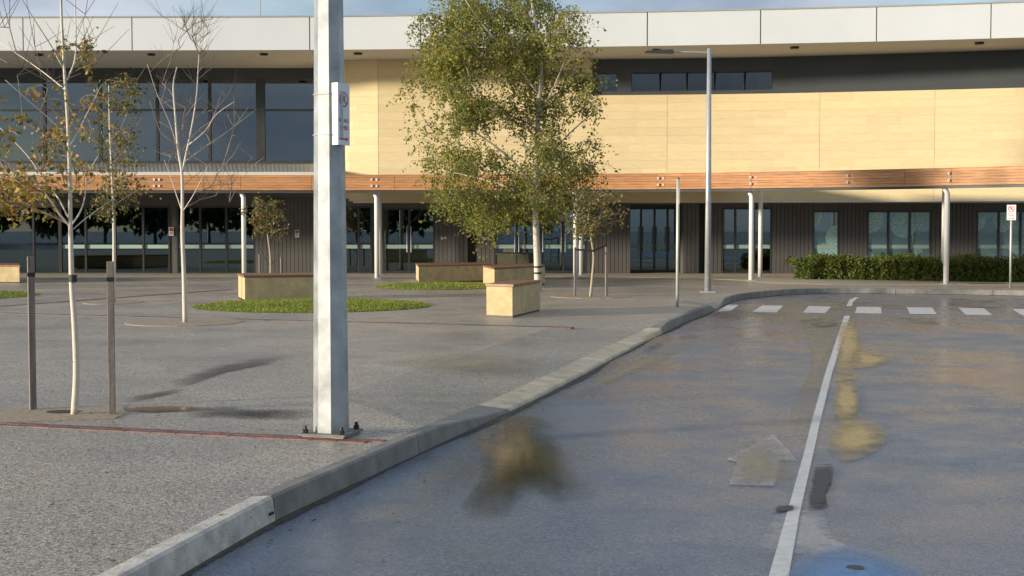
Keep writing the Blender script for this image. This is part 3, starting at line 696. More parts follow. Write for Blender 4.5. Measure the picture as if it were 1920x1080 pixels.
# upper-left curtain wall
z0, z1 = H(305, GY), H(131, GY); zh = H(147, GY); zt_ = H(206, GY)
q = MB(); q.box(X(-420, GY), X(600, GY), GY, GY + .3, zh, RB + .008); q.build('curtain_wall_head', M['dark_band'], bld)
q = MB(); q.box(X(-420, GY), X(600, GY), GY - .05, GY + .3, 3.3, z0); q.build('curtain_wall_sill', M['dark_band'], bld)
cwm = [-420, -330, -226, -122, -18, 86, 190, 297, 395, 490, 592]
for i, (a, b) in enumerate(zip(cwm, cwm[1:])):
    xa, xb = X(a, GY), X(b, GY)
    root = thing('curtain_wall_window', None, None, (xa, GY, z0)); root.parent = bld; root.matrix_parent_inverse = Matrix.Translation(bld.location).inverted()
    wl = .16 if a == 490 else .05; wr = .16 if b == 490 else .05
    q = MB(); q.box(xa, xa + wl, GY, GY + .15, z0, zh); q.box(xb - wr, xb - .002, GY, GY + .15, z0, zh); q.box(xa + wl, xb - wr, GY, GY + .15, zt_ - .035, zt_ + .035); q.box(xa + wl, xb - wr, GY, GY + .15, z0, z0 + .06); q.build('frame', M['frame'], root)
    for za, zb in ((z0 + .06, zt_ - .035), (zt_ + .035, zh)):
        g_ = MB(); g_.box(xa + wl, xb - wr, GY + .07, GY + .082, za, zb); g_.build('pane', M['glass_up'], root)
# ring pendant inside the upper room
c = P(422, 246, 52.0); q = MB(); rr = 2.1
q.tube([(c.x + rr * math.cos(t * math.pi / 24), c.y + rr * .9 * math.sin(t * math.pi / 24), c.z) for t in range(49)], .045, 6, False)
ringl = thing('ring_pendant', 'large pale ring pendant light hanging behind the upper windows', 'pendant light', (c.x, c.y, RB - .1))
q.build('ring', M['white'], ringl)
for t in (0, 16, 32):
    q = MB(); a = t * math.pi / 24; q.tube([(c.x + rr * math.cos(a), c.y + rr * .9 * math.sin(a), c.z), (c.x, c.y, RB - .1)], .008, 5); q.build('cable', M['black'], ringl)

# ============================================================ CANOPY
can = thing('walkway_canopy', 'long walkway canopy with cedar board fascia on white steel columns', 'canopy', (canc.p(960).x, canc.p(960).y, 0))
CB, CT = 2.77, 3.24
fj = [-420, -200, 20, 160, 452, 585, 740, 985, 1232, 1408, 1695, 1783, 2000, 2230]
for i, (a, b) in enumerate(zip(fj, fj[1:])):
    q = MB(); wall_strip(q, off(canc.line(a, b, 10), 0.05), 0.1, CB + .005, CT - .005); fb = q.build('fascia', M['fascia'], can)
    nb = 6; hh = (CT - CB) / nb
    rnd = random.Random(i + 70)
    for r in range(nb):
        q = MB(); pr = rnd.uniform(0, .012) + (.006 if r % 2 else 0)
        wall_strip(q, off(canc.line(a + .25, b - .25, 10), -pr), .048 + pr, CB + r * hh + .003, CB + (r + 1) * hh - .003); q.build('fascia_board', M['fascia'], fb)
slab(canc, -420, 598, CT + .002, CT + .10, M['soffit'], 'gutter', can, -0.02, .2, 60)
slab(canc, 598, 2230, CT + .002, CT + .018, M['fascia'], 'fascia_cap', can, -0.01, .2, 60)
slab(canc, -420, 2230, CB - .08, CB + .0, M['dark_band'], 'fascia_beam', can, 0.07, .12, 60)
# roofs: sloping to the glass on the left, flat to the wall in the middle, narrow on the right
def roofsheet(front, back, zf, zb, name, corr=True):
    v = []; f = []; n = len(front)
    for i, (a, b) in enumerate(zip(front, back)):
        h = .005 if (corr and i % 2) else 0
        v += [(a[0], a[1], zf + h), (b[0], b[1], zb + h), (b[0], b[1], zb + h - .05), (a[0], a[1], zf + h - .05)]
    for i in range(n - 1):
        k = 4 * i
        for j in range(4): f.append((k + j, k + (j + 1) % 4, k + 4 + (j + 1) % 4, k + 4 + j)[::-1])
    f += [(0, 1, 2, 3), (4 * n - 1, 4 * n - 2, 4 * n - 3, 4 * n - 4)]
    return MB().add(v, f).build(name, M['roof'], can)
fl = off(canc.line(-420, 596, 260), .1)
roofsheet(fl, [Vector((X(-420 + 1016 * i / 260, GY) , GY - .06)) for i in range(261)], CT + .10, H(308, GY), 'canopy_roof')
fm = off(canc.line(640, 1440, 40), .1); roofsheet(fm, [Vector((p[0], upc.p(640 + 20 * i).y - .04)) for i, p in enumerate(fm)], CT + .02, CT + .08, 'canopy_roof', False)
fr_ = off(canc.line(1442, 2230, 40), .1); roofsheet(fr_, off(fr_, 3.4), CT + .02, CT + .02, 'canopy_roof', False)
ROAD_COL = ((455, 41.9, None), (705.5, 41.9, 45.5), (1080, 41.2, 45.0), (1411, 40.1, 42.9), (1779, 37.2, 39.9), (80, 41.9, None), (2080, 34.7, 37.8))
for u, yf, yb in ROAD_COL:
    for k, y in enumerate((yf, yb)):
        if y is None: continue
        uu = u + (0 if k == 0 else {705.5: 6.5, 1080: 9.5, 1411: 15, 1779: -9, 2080: -9}.get(u, 0)); x = X(uu, y); z0_ = 0.0
        if u == 80 : x = X(-300, y)
        cr_ = .075 if k == 0 else .07
        y2 = y + (.18 if k == 0 else 0)
        q = MB(); q.tube([(x, y2, 0.004), (x, y2, CB - .22), (x - (.0 if k else .10), y2 - (0 if k else .0), CT if k else CB - .02)], cr_, 14); cc_ = q.build('column', M['white_steel'], can, True)
        q = MB(); q.box(x - .13, x + .13, y2 - .13, y2 + .13, 0.004, .022); q.build('base_plate', M['galv2'], cc_)
for u in (295, 702, 1238, 1411, 1592, 1782, 960):
    p = canc.p(u)
    for dx in (-.10, .10):
        for dz in (-.1, .1):
            br = MB(); br.box(p.x + dx * .8 - .025, p.x + dx * .8 + .025, p.y - .045, p.y - .019, (CB + CT) / 2 + dz - .035, (CB + CT) / 2 + dz + .035); br.build('bolt_plate', M['white_steel'], can)

# ============================================================ notices on the ground floor wall
def notice(u, v, wpx, hpx, label, y=WY - .012):
    p = P(u, v, y); k = y / F; w_, h_ = wpx * k / 2, hpx * k / 2
    q = MB(); q.box(p.x - w_, p.x + w_, y - .006, y + .010, p.z - h_, p.z + h_); o = q.build('notice', M['sign_white']); tag(o, label, 'notice')
    q = MB(); q.box(p.x - w_ * .8, p.x + w_ * .8, y - .010, y - .0075, p.z + h_ * .05, p.z + h_ * .85); q.build('red_print', M['sign_red'], o)
    q = MB()
    for i in range(3): q.box(p.x - w_ * .7, p.x + w_ * .6, y - .010, y - .0075, p.z - h_ * (.25 + .22 * i), p.z - h_ * (.14 + .22 * i))
    q.build('text_line', M['sign_black'], o)
notice(321, 434, 9, 16, 'small red and white notice on the narrow post between the glass doors')
notice(557, 438, 8, 14, 'small red and white notice on the dark wall behind the small staked tree')
for u, lb in ((832, 'tiny silver number plate on the cladding beside the double door'), (911, 'tiny silver number plate beside the row of four glass doors')):
    p = P(u, 447, WY); q = MB(); q.box(p.x - .1, p.x - .02, WY - .01, WY - .001, p.z - .05, p.z + .05); q.box(p.x + .01, p.x + .1, WY - .01, WY - .001, p.z - .02, p.z + .05)
    tag(q.build('number_plate', M['galv2']), lb, 'plate')

# ============================================================ BENCHES
def bench(corners, h, label, over=0.02):
    pts = [G(u, v) for u, v in corners]; c = sum(pts, Vector()) / len(pts)
    root = thing('stone_bench', label, 'bench', (c.x, c.y, 0), 'stone benches with timber tops on the plaza')
    q = MB(); q.prism([(p.x, p.y) for p in pts], 0.03, h - .05); q.build('stone_body', M['bench_stone'], root, bevel=.008)
    q = MB(); q.prism([(c.x + (p.x - c.x) * .96, c.y + (p.y - c.y) * .96) for p in pts], 0.0, .03); q.build('plinth', M['black'], root)
    a, b, c2, d_ = [Vector((p.x, p.y)) for p in pts]       # near-left, near-right, far-right, far-left
    n = 4
    for i in range(n):
        k0, k1 = i / n + .008, (i + 1) / n - .008
        L0, L1 = a.lerp(d_, k0), a.lerp(d_, k1); R0, R1 = b.lerp(c2, k0), b.lerp(c2, k1)
        if i == 0: L0 = L0 - (d_ - a).normalized() * over; R0 = R0 - (c2 - b).normalized() * over
        ex = (R0 - L0).normalized() * over
        q = MB(); q.prism([tuple(L0 - ex), tuple(R0 + ex), tuple(R1 + ex), tuple(L1 - ex)], h - .048, h); q.build('timber_slat', M['timber'], root, bevel=.006)
    return root
bench([(459, 565), (612, 562), (606, 556.5), (447, 559)], .56, 'long stone bench with timber top behind the large round lawn')
bench([(785, 531), (922, 527.5), (915, 522), (780, 525)], .52, 'sandstone bench with timber top above the smaller lawn by the doors')
bench([(927, 541.5), (1022, 534), (1003, 527.5), (906, 534)], .55, 'stone bench behind the trunk of the big birch')
bench([(912, 594), (961, 596), (1013, 583), (972, 581.5)], .59, 'short stone bench block standing alone on the plaza near the road')
bench([(-90, 530), (37, 531), (34, 525.5), (-90, 524.5)], .52, 'stone bench in front of the glass wall beside a small lawn')

# ============================================================ POLES, SIGNS
def text_mesh(body, size, m, parent, loc, rot, name='lettering'):
    cu = bpy.data.curves.new('t', 'FONT'); cu.body = body; cu.size = size; cu.align_x = 'CENTER'; cu.align_y = 'CENTER'; cu.extrude = .0006
    t = bpy.data.objects.new('t', cu); col.objects.link(t); dg = bpy.context.evaluated_depsgraph_get(); dg.update()
    me = bpy.data.meshes.new_from_object(t.evaluated_get(dg)); bpy.data.objects.remove(t); me.materials.clear(); me.materials.append(m)
    me.transform(Matrix.Translation(loc) @ rot); o = link(name, me, parent); return o
def sign_face(root, c, right, up, nrm, w_, h_, lines, plate='sign_plate'):
    """no-parking plate: centre, axes, size, text lines"""
    rot = Matrix((right, up, nrm)).transposed().to_4x4()
    T = lambda x, y, z: c + right * x + up * y + nrm * z
    q = MB(); q.box(-w_ / 2, w_ / 2, -h_ / 2, h_ / 2, -.002, .002, Matrix.Translation(c) @ rot); pl = q.build(plate, M['sign_white'], root)
    r = w_ * .36; cy = h_ * .24
    q = MB(); n = 28
    for i in range(n):
        a, b = 2 * math.pi * i / n, 2 * math.pi * (i + 1) / n; k = len(q.v)
        q.v += [tuple(T(rr_ * math.cos(t), cy + rr_ * math.sin(t), .0035)) for t, rr_ in ((a, r * .82), (a, r), (b, r), (b, r * .82))]; q.f.append((k, k + 1, k + 2, k + 3))
    k = len(q.v); e = r * .84 * .7071; t_ = r * .07
    q.v += [tuple(T(x, y + cy, .0045)) for x, y in ((-e - t_, e - t_), (e - t_, -e - t_), (e + t_, -e + t_), (-e + t_, e + t_))]; q.f.append((k, k + 1, k + 2, k + 3))
    q.build('red_ring', M['sign_red'], root)
    text_mesh('P', r * 1.35, M['sign_black'], root, T(0, cy, .0036), rot)
    for body, yy, sz in lines: text_mesh(body, sz, M['sign_red'], root, T(0, yy, .0036), rot)
    # arrow along the foot
    q = MB(); k = 0; y = -h_ * .40; l = w_ * .36
    q.v = [tuple(T(x, yv, .0036)) for x, yv in ((-l, y - .006), (l * .5, y - .006), (l * .5, y + .006), (-l, y + .006), (l * .5, y - .018), (l, y), (l * .5, y + .018))]; q.f = [(0, 1, 2, 3), (4, 5, 6)]
    q.build('arrow', M['sign_red'], root)
    return pl
# near octagonal light pole
b0 = G(621, 816); ang = math.atan2(RD.x, RD.y)
lp = thing('light_pole', 'large galvanised octagonal light pole bolted to the plaza edge', 'light pole', (b0.x, b0.y, 0))
rz = -ang
q = MB(); q.tube([(b0.x, b0.y, .03), (b0.x, b0.y, 7.6)], [.133, .072], 8, True, math.pi / 8 + rz); q.build('shaft', M['galv'], lp)
Mb = Matrix.Translation((b0.x, b0.y, 0)) @ Matrix.Rotation(rz, 4, 'Z')
q = MB(); q.box(-.185, .185, -.185, .185, .014, .032, Mb); q.build('base_plate', M['kerb'], lp, bevel=.003)
q = MB(); q.box(-.165, .165, -.165, .165, 0.0, .0138, Mb); q.build('grout_pad', M['concrete'], lp)
for sx in (-1, 1):
    for sy in (-1, 1):
        c = Mb @ Vector((sx * .145, sy * .145, .032)); q = MB(); q.tube([c, c + Vector((0, 0, .03))], .022, 6); q.tube([c + Vector((0, 0, .03)), c + Vector((0, 0, .055))], .013, 8); q.build('anchor_bolt', M['black'], lp)
q = MB(); q.tube([(b0.x, b0.y, 7.5), (b0.x + .1, b0.y + .3, 7.6), (b0.x + .3, b0.y + 1.1, 7.7)], .035, 8); q.build('arm', M['galv'], lp)
q = MB(); q.box(-.14, .14, -.3, .3, -.05, .05, Matrix.Translation((b0.x + .38, b0.y + 1.4, 7.72)) @ Matrix.Rotation(rz, 4, 'Z')); q.build('luminaire', M['sign_back'], lp, bevel=.02)
# folded sign plate strapped to the light pole
zc = H(214, 9.9); hgt = .455
ns = thing('parking_sign', 'folded white no parking sign strapped to the galvanised light pole', 'sign', (b0.x + .11, b0.y - .08, zc - hgt / 2))
fx = P(633, 214, b0.y - .135)      # fold edge
aR = R(63); rt = Vector((math.cos(aR), math.sin(aR), 0)); nr = Vector((math.sin(aR), -math.cos(aR), 0)); UP = Vector((0, 0, 1)); ws = .155
cR = Vector((fx.x, fx.y, zc)) + rt * ws / 2
pl = sign_face(ns, cR, rt, UP, nr, ws, hgt, [('AT ALL', -.045, .042), ('TIMES', -.10, .042)])
q = MB(); lf = Vector((-.8, .6, 0)).normalized() * .06; a = Vector((fx.x - .003, fx.y, 0)); nl = Vector((.6, .8, 0)) * .004
q.prism([(a.x, a.y), (a.x + nl.x, a.y + nl.y), (a.x + lf.x + nl.x, a.y + lf.y + nl.y), (a.x + lf.x, a.y + lf.y)], zc - hgt / 2, zc + hgt / 2); q.build('folded_edge', M['sign_back'], ns)
for dz in (-.15, .15):
    q = MB(); rr_ = .128 - .008 * (zc + dz) + .008; n = 8
    q.tube([(b0.x + rr_ * math.cos(2 * math.pi * (i + .5) / 8 + math.pi / 2 - ang), b0.y + rr_ * math.sin(2 * math.pi * (i + .5) / 8 + math.pi / 2 - ang), zc + dz) for i in range(9)], .006, 5, False); q.build('strap', M['galv2'], ns)
q = MB(); a = Vector((fx.x, fx.y, zc)); q.box(-.02, .02, 0.004, .10, -.17, .17, Matrix.Translation(a + rt * .03)); q.build('mounting_bracket', M['galv2'], ns)
# far lamp with arm
b1 = G(1327, 548); sc_ = b1.y / F
lm = thing('street_lamp', 'slim grey street lamp with one flat arm near the crossing', 'street lamp', (b1.x, b1.y, 0))
ztop = H(91, b1.y)
q = MB(); q.tube([(b1.x, b1.y, .02), (b1.x, b1.y, 2.6), (b1.x, b1.y, ztop)], [.082, .07, .05], 12); q.build('pole', M['galv2'], lm, True)
q = MB(); q.box(b1.x - .17, b1.x + .17, b1.y - .17, b1.y + .17, 0, .03); q.build('base_plate', M['galv2'], lm)
za = H(97, b1.y); xa = X(1262, b1.y); q = MB(); q.tube([(b1.x, b1.y, za - .02), (xa, b1.y, za)], .022, 8); q.build('arm', M['galv2'], lm)
q = MB(); x0, x1 = X(1206, b1.y), X(1262, b1.y)
q.add([(x0, b1.y - .10, za - .03), (x1, b1.y - .13, za - .05), (x1, b1.y + .13, za - .05), (x0, b1.y + .10, za - .03), (x0 + .06, b1.y - .07, za + .02), (x1 - .04, b1.y - .10, za + .055), (x1 - .04, b1.y + .10, za + .055), (x0 + .06, b1.y + .07, za + .02)], [(3, 2, 1, 0), (4, 5, 6, 7), (0, 1, 5, 4), (1, 2, 6, 5), (2, 3, 7, 6), (3, 0, 4, 7)])
q.build('luminaire', M['frame'], lm, bevel=.012)
# plain sign post (its plate seen edge-on)
b2 = G(1270, 575); sp = thing('sign_post', 'pale galvanised post with an edge-on sign plate beside the kerb', 'sign post', (b2.x, b2.y, 0)); zt2 = H(335, b2.y)
q = MB(); q.tube([(b2.x, b2.y, 0), (b2.x, b2.y, zt2)], .032, 12); q.build('post', M['sign_back'], sp, True)
q = MB(); q.tube([(b2.x, b2.y, zt2), (b2.x, b2.y, zt2 + .02)], .036, 12); q.build('cap', M['black'], sp)
dr = (Vector((b2.x, b2.y, 0))).normalized(); q = MB(); e0 = b2 + dr * -.11 + Vector((.036, 0, 0)); e1 = b2 + dr * .115 + Vector((.036, 0, 0)); nn = Vector((dr.y, -dr.x, 0)) * .003
q.prism([(e0.x - nn.x, e0.y - nn.y), (e0.x + nn.x, e0.y + nn.y), (e1.x + nn.x, e1.y + nn.y), (e1.x - nn.x, e1.y - nn.y)], zt2 - .5, zt2 - .05); q.build('sign_plate', M['sign_back'], sp)
# sign by the hedge
b3 = G(1894, 541); s3 = thing('parking_sign', 'small white no parking sign on a thin post beside the hedge', 'sign', (b3.x, b3.y, 0)); zt3 = H(384, b3.y)
q = MB(); q.tube([(b3.x, b3.y, 0.005), (b3.x, b3.y, zt3 - .02)], .028, 10); q.build('post', M['sign_back'], s3, True)
zcs = zt3 - .20; f3 = Vector((-b3.x, -b3.y, 0)).normalized(); r3 = Vector((-f3.y, f3.x, 0)); 
sign_face(s3, Vector((b3.x, b3.y, zcs)) + f3 * .034, r3, UP, f3, .225, .40, [('AT ALL', -.035, .05), ('TIMES', -.09, .05)])

# ============================================================ TREES
def leaves(mb, pts, rnd, size, spread, per, droop=0.3):
    for p in pts:
        for _ in range(per):
            c = p + Vector((rnd.gauss(0, spread), rnd.gauss(0, spread), rnd.gauss(0, spread) - droop * spread))
            s = size * rnd.uniform(.6, 1.25)
            d1 = Vector((rnd.gauss(0, .7), rnd.gauss(0, .7), rnd.gauss(-.5, .6)))
            if d1.length < .1: d1 = Vector((0, 0, -1))
            d1.normalize(); d2 = d1.cross(Vector((rnd.gauss(0, 1), rnd.gauss(0, 1), rnd.gauss(0, 1))))
            if d2.length < .05: continue
            d2.normalize(); nn_ = d1.cross(d2); k = len(mb.v)
            mb.v += [tuple(c), tuple(c + d1 * s * .55 + d2 * s * .36 + nn_ * s * .10), tuple(c + d1 * s * 1.1), tuple(c + d1 * s * .5 - d2 * s * .36 + nn_ * s * .10)]
            mb.f += [(k, k + 1, k + 2, k + 3)]
def tree(name, label, trunk, r0, r1, limbs, attract, bark, leafm, leaf, twig, seed, group=None, asc=0.45, zmin=1.0, cat='tree', bare_twigs=0, rtip=.006):
    """trunk: points; limbs: list of (points, r0, r1); attract: (point, has_leaves) that the branches reach for"""
    rnd = random.Random(seed); root = thing(name, label, cat, trunk[0], group)
    tb = MB(); wb = MB(); lb = MB()
    tp = catmull(trunk, 5); n = len(tp); tb.tube(tp, [r0 + (r1 - r0) * (i / (n - 1)) ** .9 for i in range(n)], 10)
    nodes = [p for p in tp if p.z > zmin]
    for pts, ra, rb in limbs:
        lp_ = catmull(pts, 4); m_ = len(lp_); tb.tube(lp_, [(ra + (rb - ra) * i / (m_ - 1)) * .8 for i in range(m_)], 7); nodes += lp_[1:]
    N = np.array([tuple(p) for p in nodes]); base = len(N)
    ax = np.array([tuple(p) for p in tp])
    order = sorted(attract, key=lambda q: float(np.min(np.linalg.norm(ax - np.array(tuple(q[0])), axis=1))))
    parent = [-1] * base; branches = []; cnt = [0] * base; allN = list(map(Vector, nodes))
    for p, lf_ in order:
        arr = np.array([tuple(q) for q in allN]); d = arr - np.array(tuple(p)); dist = np.linalg.norm(d, axis=1); hz = np.linalg.norm(d[:, :2], axis=1)
        cost = dist + 1.6 * np.maximum(0, arr[:, 2] - (p.z - asc * hz)); j = int(np.argmin(cost)); a = allN[j]
        ln_ = (p - a).length; k = max(2, int(ln_ / .22)); mid = a.lerp(p, .5) + Vector((rnd.gauss(0, .06), rnd.gauss(0, .06), .05 + rnd.gauss(0, .05))) * ln_
        idx = []; prev = j
        for i in range(1, k + 1):
            t = i / k; q = a * (1 - t) ** 2 + mid * 2 * t * (1 - t) + p * t * t; allN.append(q); parent.append(prev); cnt.append(0); prev = len(allN) - 1; idx.append(prev)
        branches.append((j, idx, lf_)); q = prev
        while q != -1: cnt[q] += 1; q = parent[q]
    rad = [rtip * max(1, c) ** .42 for c in cnt]
    for j, idx, lf_ in branches:
        wb.tube([allN[j]] + [allN[i] for i in idx], [min(rad[idx[0]], .03)] + [rad[i] for i in idx], 5, False)
        ends = [allN[i] for i in idx[max(0, len(idx) - 4):]]
        if lf_:
            for e in ends[-3:]:
                for _ in range(twig['n']):
                    dv = Vector((rnd.gauss(0, 1), rnd.gauss(0, 1), rnd.gauss(.1, .6))).normalized(); L0 = rnd.uniform(*twig['len']); tpnts = []; pt = Vector(e); vv = dv
                    for s_ in range(4):
                        tpnts.append(Vector(pt)); pt = pt + vv * L0 / 3; vv = (vv + Vector((0, 0, -twig['droop']))).normalized()
                    wb.tube(tpnts, [.0035, .003, .0025, .002], 3, False)
                    leaves(lb, tpnts[1:], rnd, leaf['size'], leaf['spread'], leaf['per'])
        else:
            for _ in range(bare_twigs):
                e = ends[rnd.randrange(len(ends))]; dv = Vector((rnd.gauss(0, .5), rnd.gauss(0, .5), rnd.gauss(.7, .3))); wb.tube([e, e + dv * .15, e + dv * .33 + Vector((0, 0, .02))], [.003, .0025, .0015], 3, False)
    t_ = tb.build('trunk', M[bark], root, True)
    if wb.v: wb.build('branches', M['bark_twig'], root)['kind'] = 'stuff'
    if lb.v: lb.build('crown', M[leafm], root)['kind'] = 'stuff'
    return root
def band_on(root, c, r, h, m='strap', name='tie_band'):
    q = MB(); q.tube([c - Vector((0, 0, h / 2)), c + Vector((0, 0, h / 2))], r, 12); q.build(name, M[m], root)
# --- big birch
by = G(1008, 546).y
bp = lambda u, v, dy=0: P(u, v, by + dy)
rnd = random.Random(3)
env = [(445, 860, 985), (420, 800, 1030), (390, 790, 1120), (350, 790, 1155), (310, 775, 1160), (260, 765, 1165), (210, 752, 1150), (165, 752, 1140), (120, 790, 1112), (80, 755, 1108), (40, 778, 1095), (0, 780, 1062), (-50, 830, 1040), (-110, 880, 1000)]
att = []
def env_lr(v):
    for (a, l0, r0_), (b, l1, r1_) in zip(env, env[1:]):
        if b <= v <= a: k = (a - v) / (a - b); return l0 + (l1 - l0) * k, r0_ + (r1_ - r0_) * k
    return None
cl = [(rnd.uniform(745, 1168), rnd.uniform(-90, 430), rnd.uniform(-2.2, 2.2), rnd.uniform(30, 62)) for _ in range(60)]
while len(att) < 440:
    cu_, cv_, cd_, cs_ = cl[rnd.randrange(len(cl))]; u = rnd.gauss(cu_, cs_ * .6); v = rnd.gauss(cv_, cs_ * .55); dd = rnd.gauss(cd_, .5); e = env_lr(v)
    if not e: continue
    k = abs(dd) / 2.6
    if k > 1: continue
    sh = math.sqrt(1 - k * k); mid_ = (e[0] + e[1]) / 2; hw = (e[1] - e[0]) / 2 * sh - 12
    if abs(u - mid_) > hw: continue
    att.append((bp(u, v - 14, dd), True))
trunk = [bp(1009, 546), bp(1007, 480), bp(1004, 400), bp(1006, 300), bp(1010, 200), bp(1014, 110), bp(1000, 20), bp(985, -70)]
limbs = [([bp(1005, 360), bp(960, 300, -.4), bp(880, 240, -.8), bp(820, 200, -1.1)], .045, .012), ([bp(1007, 330), bp(1040, 280, .3), bp(1090, 230, .6), bp(1130, 200, .7)], .04, .012),
         ([bp(1005, 300), bp(950, 230, .5), bp(880, 150, 1.0), bp(840, 80, 1.2)], .045, .012), ([bp(1010, 220), bp(1040, 160, -.4), bp(1065, 90, -.8), bp(1060, 30, -1)], .035, .012),
         ([bp(1012, 180), bp(960, 110, -.3), bp(900, 40, -.6), bp(860, -20, -.8)], .035, .012), ([bp(1005, 380), bp(950, 350, .6), bp(880, 330, 1.1), bp(830, 320, 1.3)], .035, .01)]
bb = tree('birch_tree', 'big autumn birch with dense green and gold crown behind the lone stone block', trunk, .095, .03, limbs, att, 'bark_white', 'leaf_birch', dict(size=.074, spread=.05, per=5), dict(n=4, len=(.3, .85), droop=.55), 31, asc=.25, zmin=1.6)
for v in (500.5, 512): band_on(bb, bp(1008, v), .098, .045, 'strap', 'bark_band')
# --- staked foreground birch
fy = G(139, 778).y; fp = lambda u, v, dy=0: P(u, v, fy + dy)
trunk = [fp(139, 780), fp(143, 700), fp(140, 610), fp(135, 540), fp(133, 470), fp(132, 420), fp(131, 340), fp(127, 230), fp(120, 120), fp(115, 20), fp(112, -110), fp(110, -230)]
limbs = [([fp(131, 424), fp(112, 402, -.05), fp(96, 378, -.1), fp(70, 345, -.2), fp(35, 318, -.35), fp(-15, 290, -.5)], .013, .004),
         ([fp(128, 408), fp(108, 370, .1), fp(85, 342, .2), fp(50, 290, .35), fp(-10, 230, .5)], .010, .003),
         ([fp(134, 422), fp(150, 398, -.05), fp(159, 370, -.1), fp(164, 330, -.15), fp(185, 290, -.2)], .011, .003),
         ([fp(137, 430), fp(160, 410, .1), fp(185, 392, .25), fp(215, 370, .4)], .007, .003),
         ([fp(124, 170), fp(100, 150, .1), fp(60, 120, .3), fp(0, 80, .5)], .008, .003), ([fp(118, 125), fp(92, 80, -.1), fp(60, 30, -.25), fp(30, -20, -.4)], .010, .004),
         ([fp(126, 150), fp(141, 110, .1), fp(142, 50, .15), fp(140, -30, .2)], .011, .005), ([fp(141, 60, .12), fp(160, 30, .2), fp(172, 55, .3), fp(182, 85, .35)], .005, .002),
         ([fp(128, 260), fp(95, 225, -.2), fp(55, 190, -.45), fp(10, 150, -.6)], .008, .003), ([fp(128, 280), fp(150, 240, .2), fp(170, 200, .3), fp(190, 160, .4)], .007, .003)]
att = []; rnd = random.Random(8)
def spray(n, u0, u1, v0, v1, pf, dz, lf_):
    for _ in range(n): att.append((pf(rnd.uniform(u0, u1), rnd.uniform(v0, v1), rnd.uniform(-dz, dz)), lf_))
spray(22, -60, 62, 325, 400, fp, .5, True); spray(10, -60, 45, 190, 330, fp, .5, True); spray(7, 85, 165, 165, 260, fp, .4, True); spray(4, 60, 150, 270, 380, fp, .3, True)
spray(3, 120, 170, 60, 120, fp, .3, True); spray(15, -60, 190, -60, 150, fp, .5, False); spray(8, 0, 230, 180, 380, fp, .5, False)
fb_ = tree('young_birch_tree', 'slender white birch with crooked trunk and sparse golden leaves between two stakes', trunk, .031, .006, limbs, att, 'bark_white', 'leaf_gold', dict(size=.048, spread=.03, per=3), dict(n=2, len=(.12, .28), droop=.35), 33, zmin=1.4, bare_twigs=3, rtip=.0028)
band_on(fb_, fp(136.5, 522), .034, .06)
def stake(u, v, vtop, wdt, label, tip='stake', turn=.5, tie=True, group=None):
    b = G(u, v); zt = H(vtop, b.y); root = thing('tree_stake', label, 'stake', (b.x, b.y, 0), group)
    Mx = Matrix.Translation((b.x, b.y, 0)) @ Matrix.Rotation(turn, 4, 'Z'); q = MB(); q.box(-wdt / 2, wdt / 2, -wdt / 2, wdt / 2, -.1, zt, Mx); q.build('post', M['stake'], root, bevel=.004)
    if tie:
        q = MB(); e = wdt / 2 + .003; hb = min(.035, zt * .04); q.box(-e, e, -e, e, zt * .87, zt * .87 + hb, Mx); q.build('strap', M['strap'], root)
    return root
gs = 'hardwood stakes supporting young trees'
stake(62, 769, 481, .055, 'hardwood tree stake at the open side of the gravel pad, with sunlit head', turn=.45, group=gs)
stake(210.5, 778, 490, .055, 'dark hardwood tree stake beside the muddy puddle', turn=.25, group=gs)
# --- second birch behind the right stake
sy = G(213, 567).y; sp_ = lambda u, v, dy=0: P(u, v, sy + dy); att = []; rnd = random.Random(9)
spray(17, 183, 262, 150, 260, sp_, .8, True); spray(14, 180, 255, 240, 335, sp_, .8, True); spray(14, 185, 262, 335, 395, sp_, .6, True); spray(14, 160, 280, 120, 300, sp_, .6, False)
tree('young_birch_tree', 'thin pale birch with olive leaf clumps, its foot hidden behind the dark stake', [sp_(213, 567), sp_(214, 480), sp_(213, 400), sp_(210, 330), sp_(206, 250), sp_(204, 160)], .045, .012, [], att, 'bark_white', 'leaf_mix', dict(size=.075, spread=.07, per=3), dict(n=2, len=(.2, .45), droop=.3), 34, zmin=1.6, bare_twigs=2, rtip=.004)
# --- bare birch
ty = G(346, 605).y; tp_ = lambda u, v, dy=0: P(u, v, ty + dy); att = []; rnd = random.Random(10)
limbs = [([tp_(342, 322), tp_(352, 275), tp_(362, 225), tp_(369, 175), tp_(372, 120), tp_(378, 40)], .024, .006), ([tp_(342, 398), tp_(333, 372, .2), tp_(324, 345, .4), tp_(308, 300, .6)], .012, .004),
         ([tp_(343, 396), tp_(360, 370, -.2), tp_(376, 340, -.4), tp_(390, 310, -.6)], .012, .004), ([tp_(351, 300), tp_(385, 275, .2), tp_(425, 248, .5), tp_(480, 205, .8)], .012, .004),
         ([tp_(353, 272), tp_(385, 245, -.3), tp_(405, 215, -.5), tp_(440, 190, -.8)], .012, .004), ([tp_(335, 285), tp_(318, 230, -.2), tp_(296, 180, -.5), tp_(276, 120, -.7)], .010, .004)]
spray(26, 300, 400, 30, 130, tp_, .8, False); spray(26, 280, 440, 130, 240, tp_, 1.0, False); spray(22, 285, 500, 200, 310, tp_, 1.0, False); spray(8, 365, 440, 310, 380, tp_, .6, False)
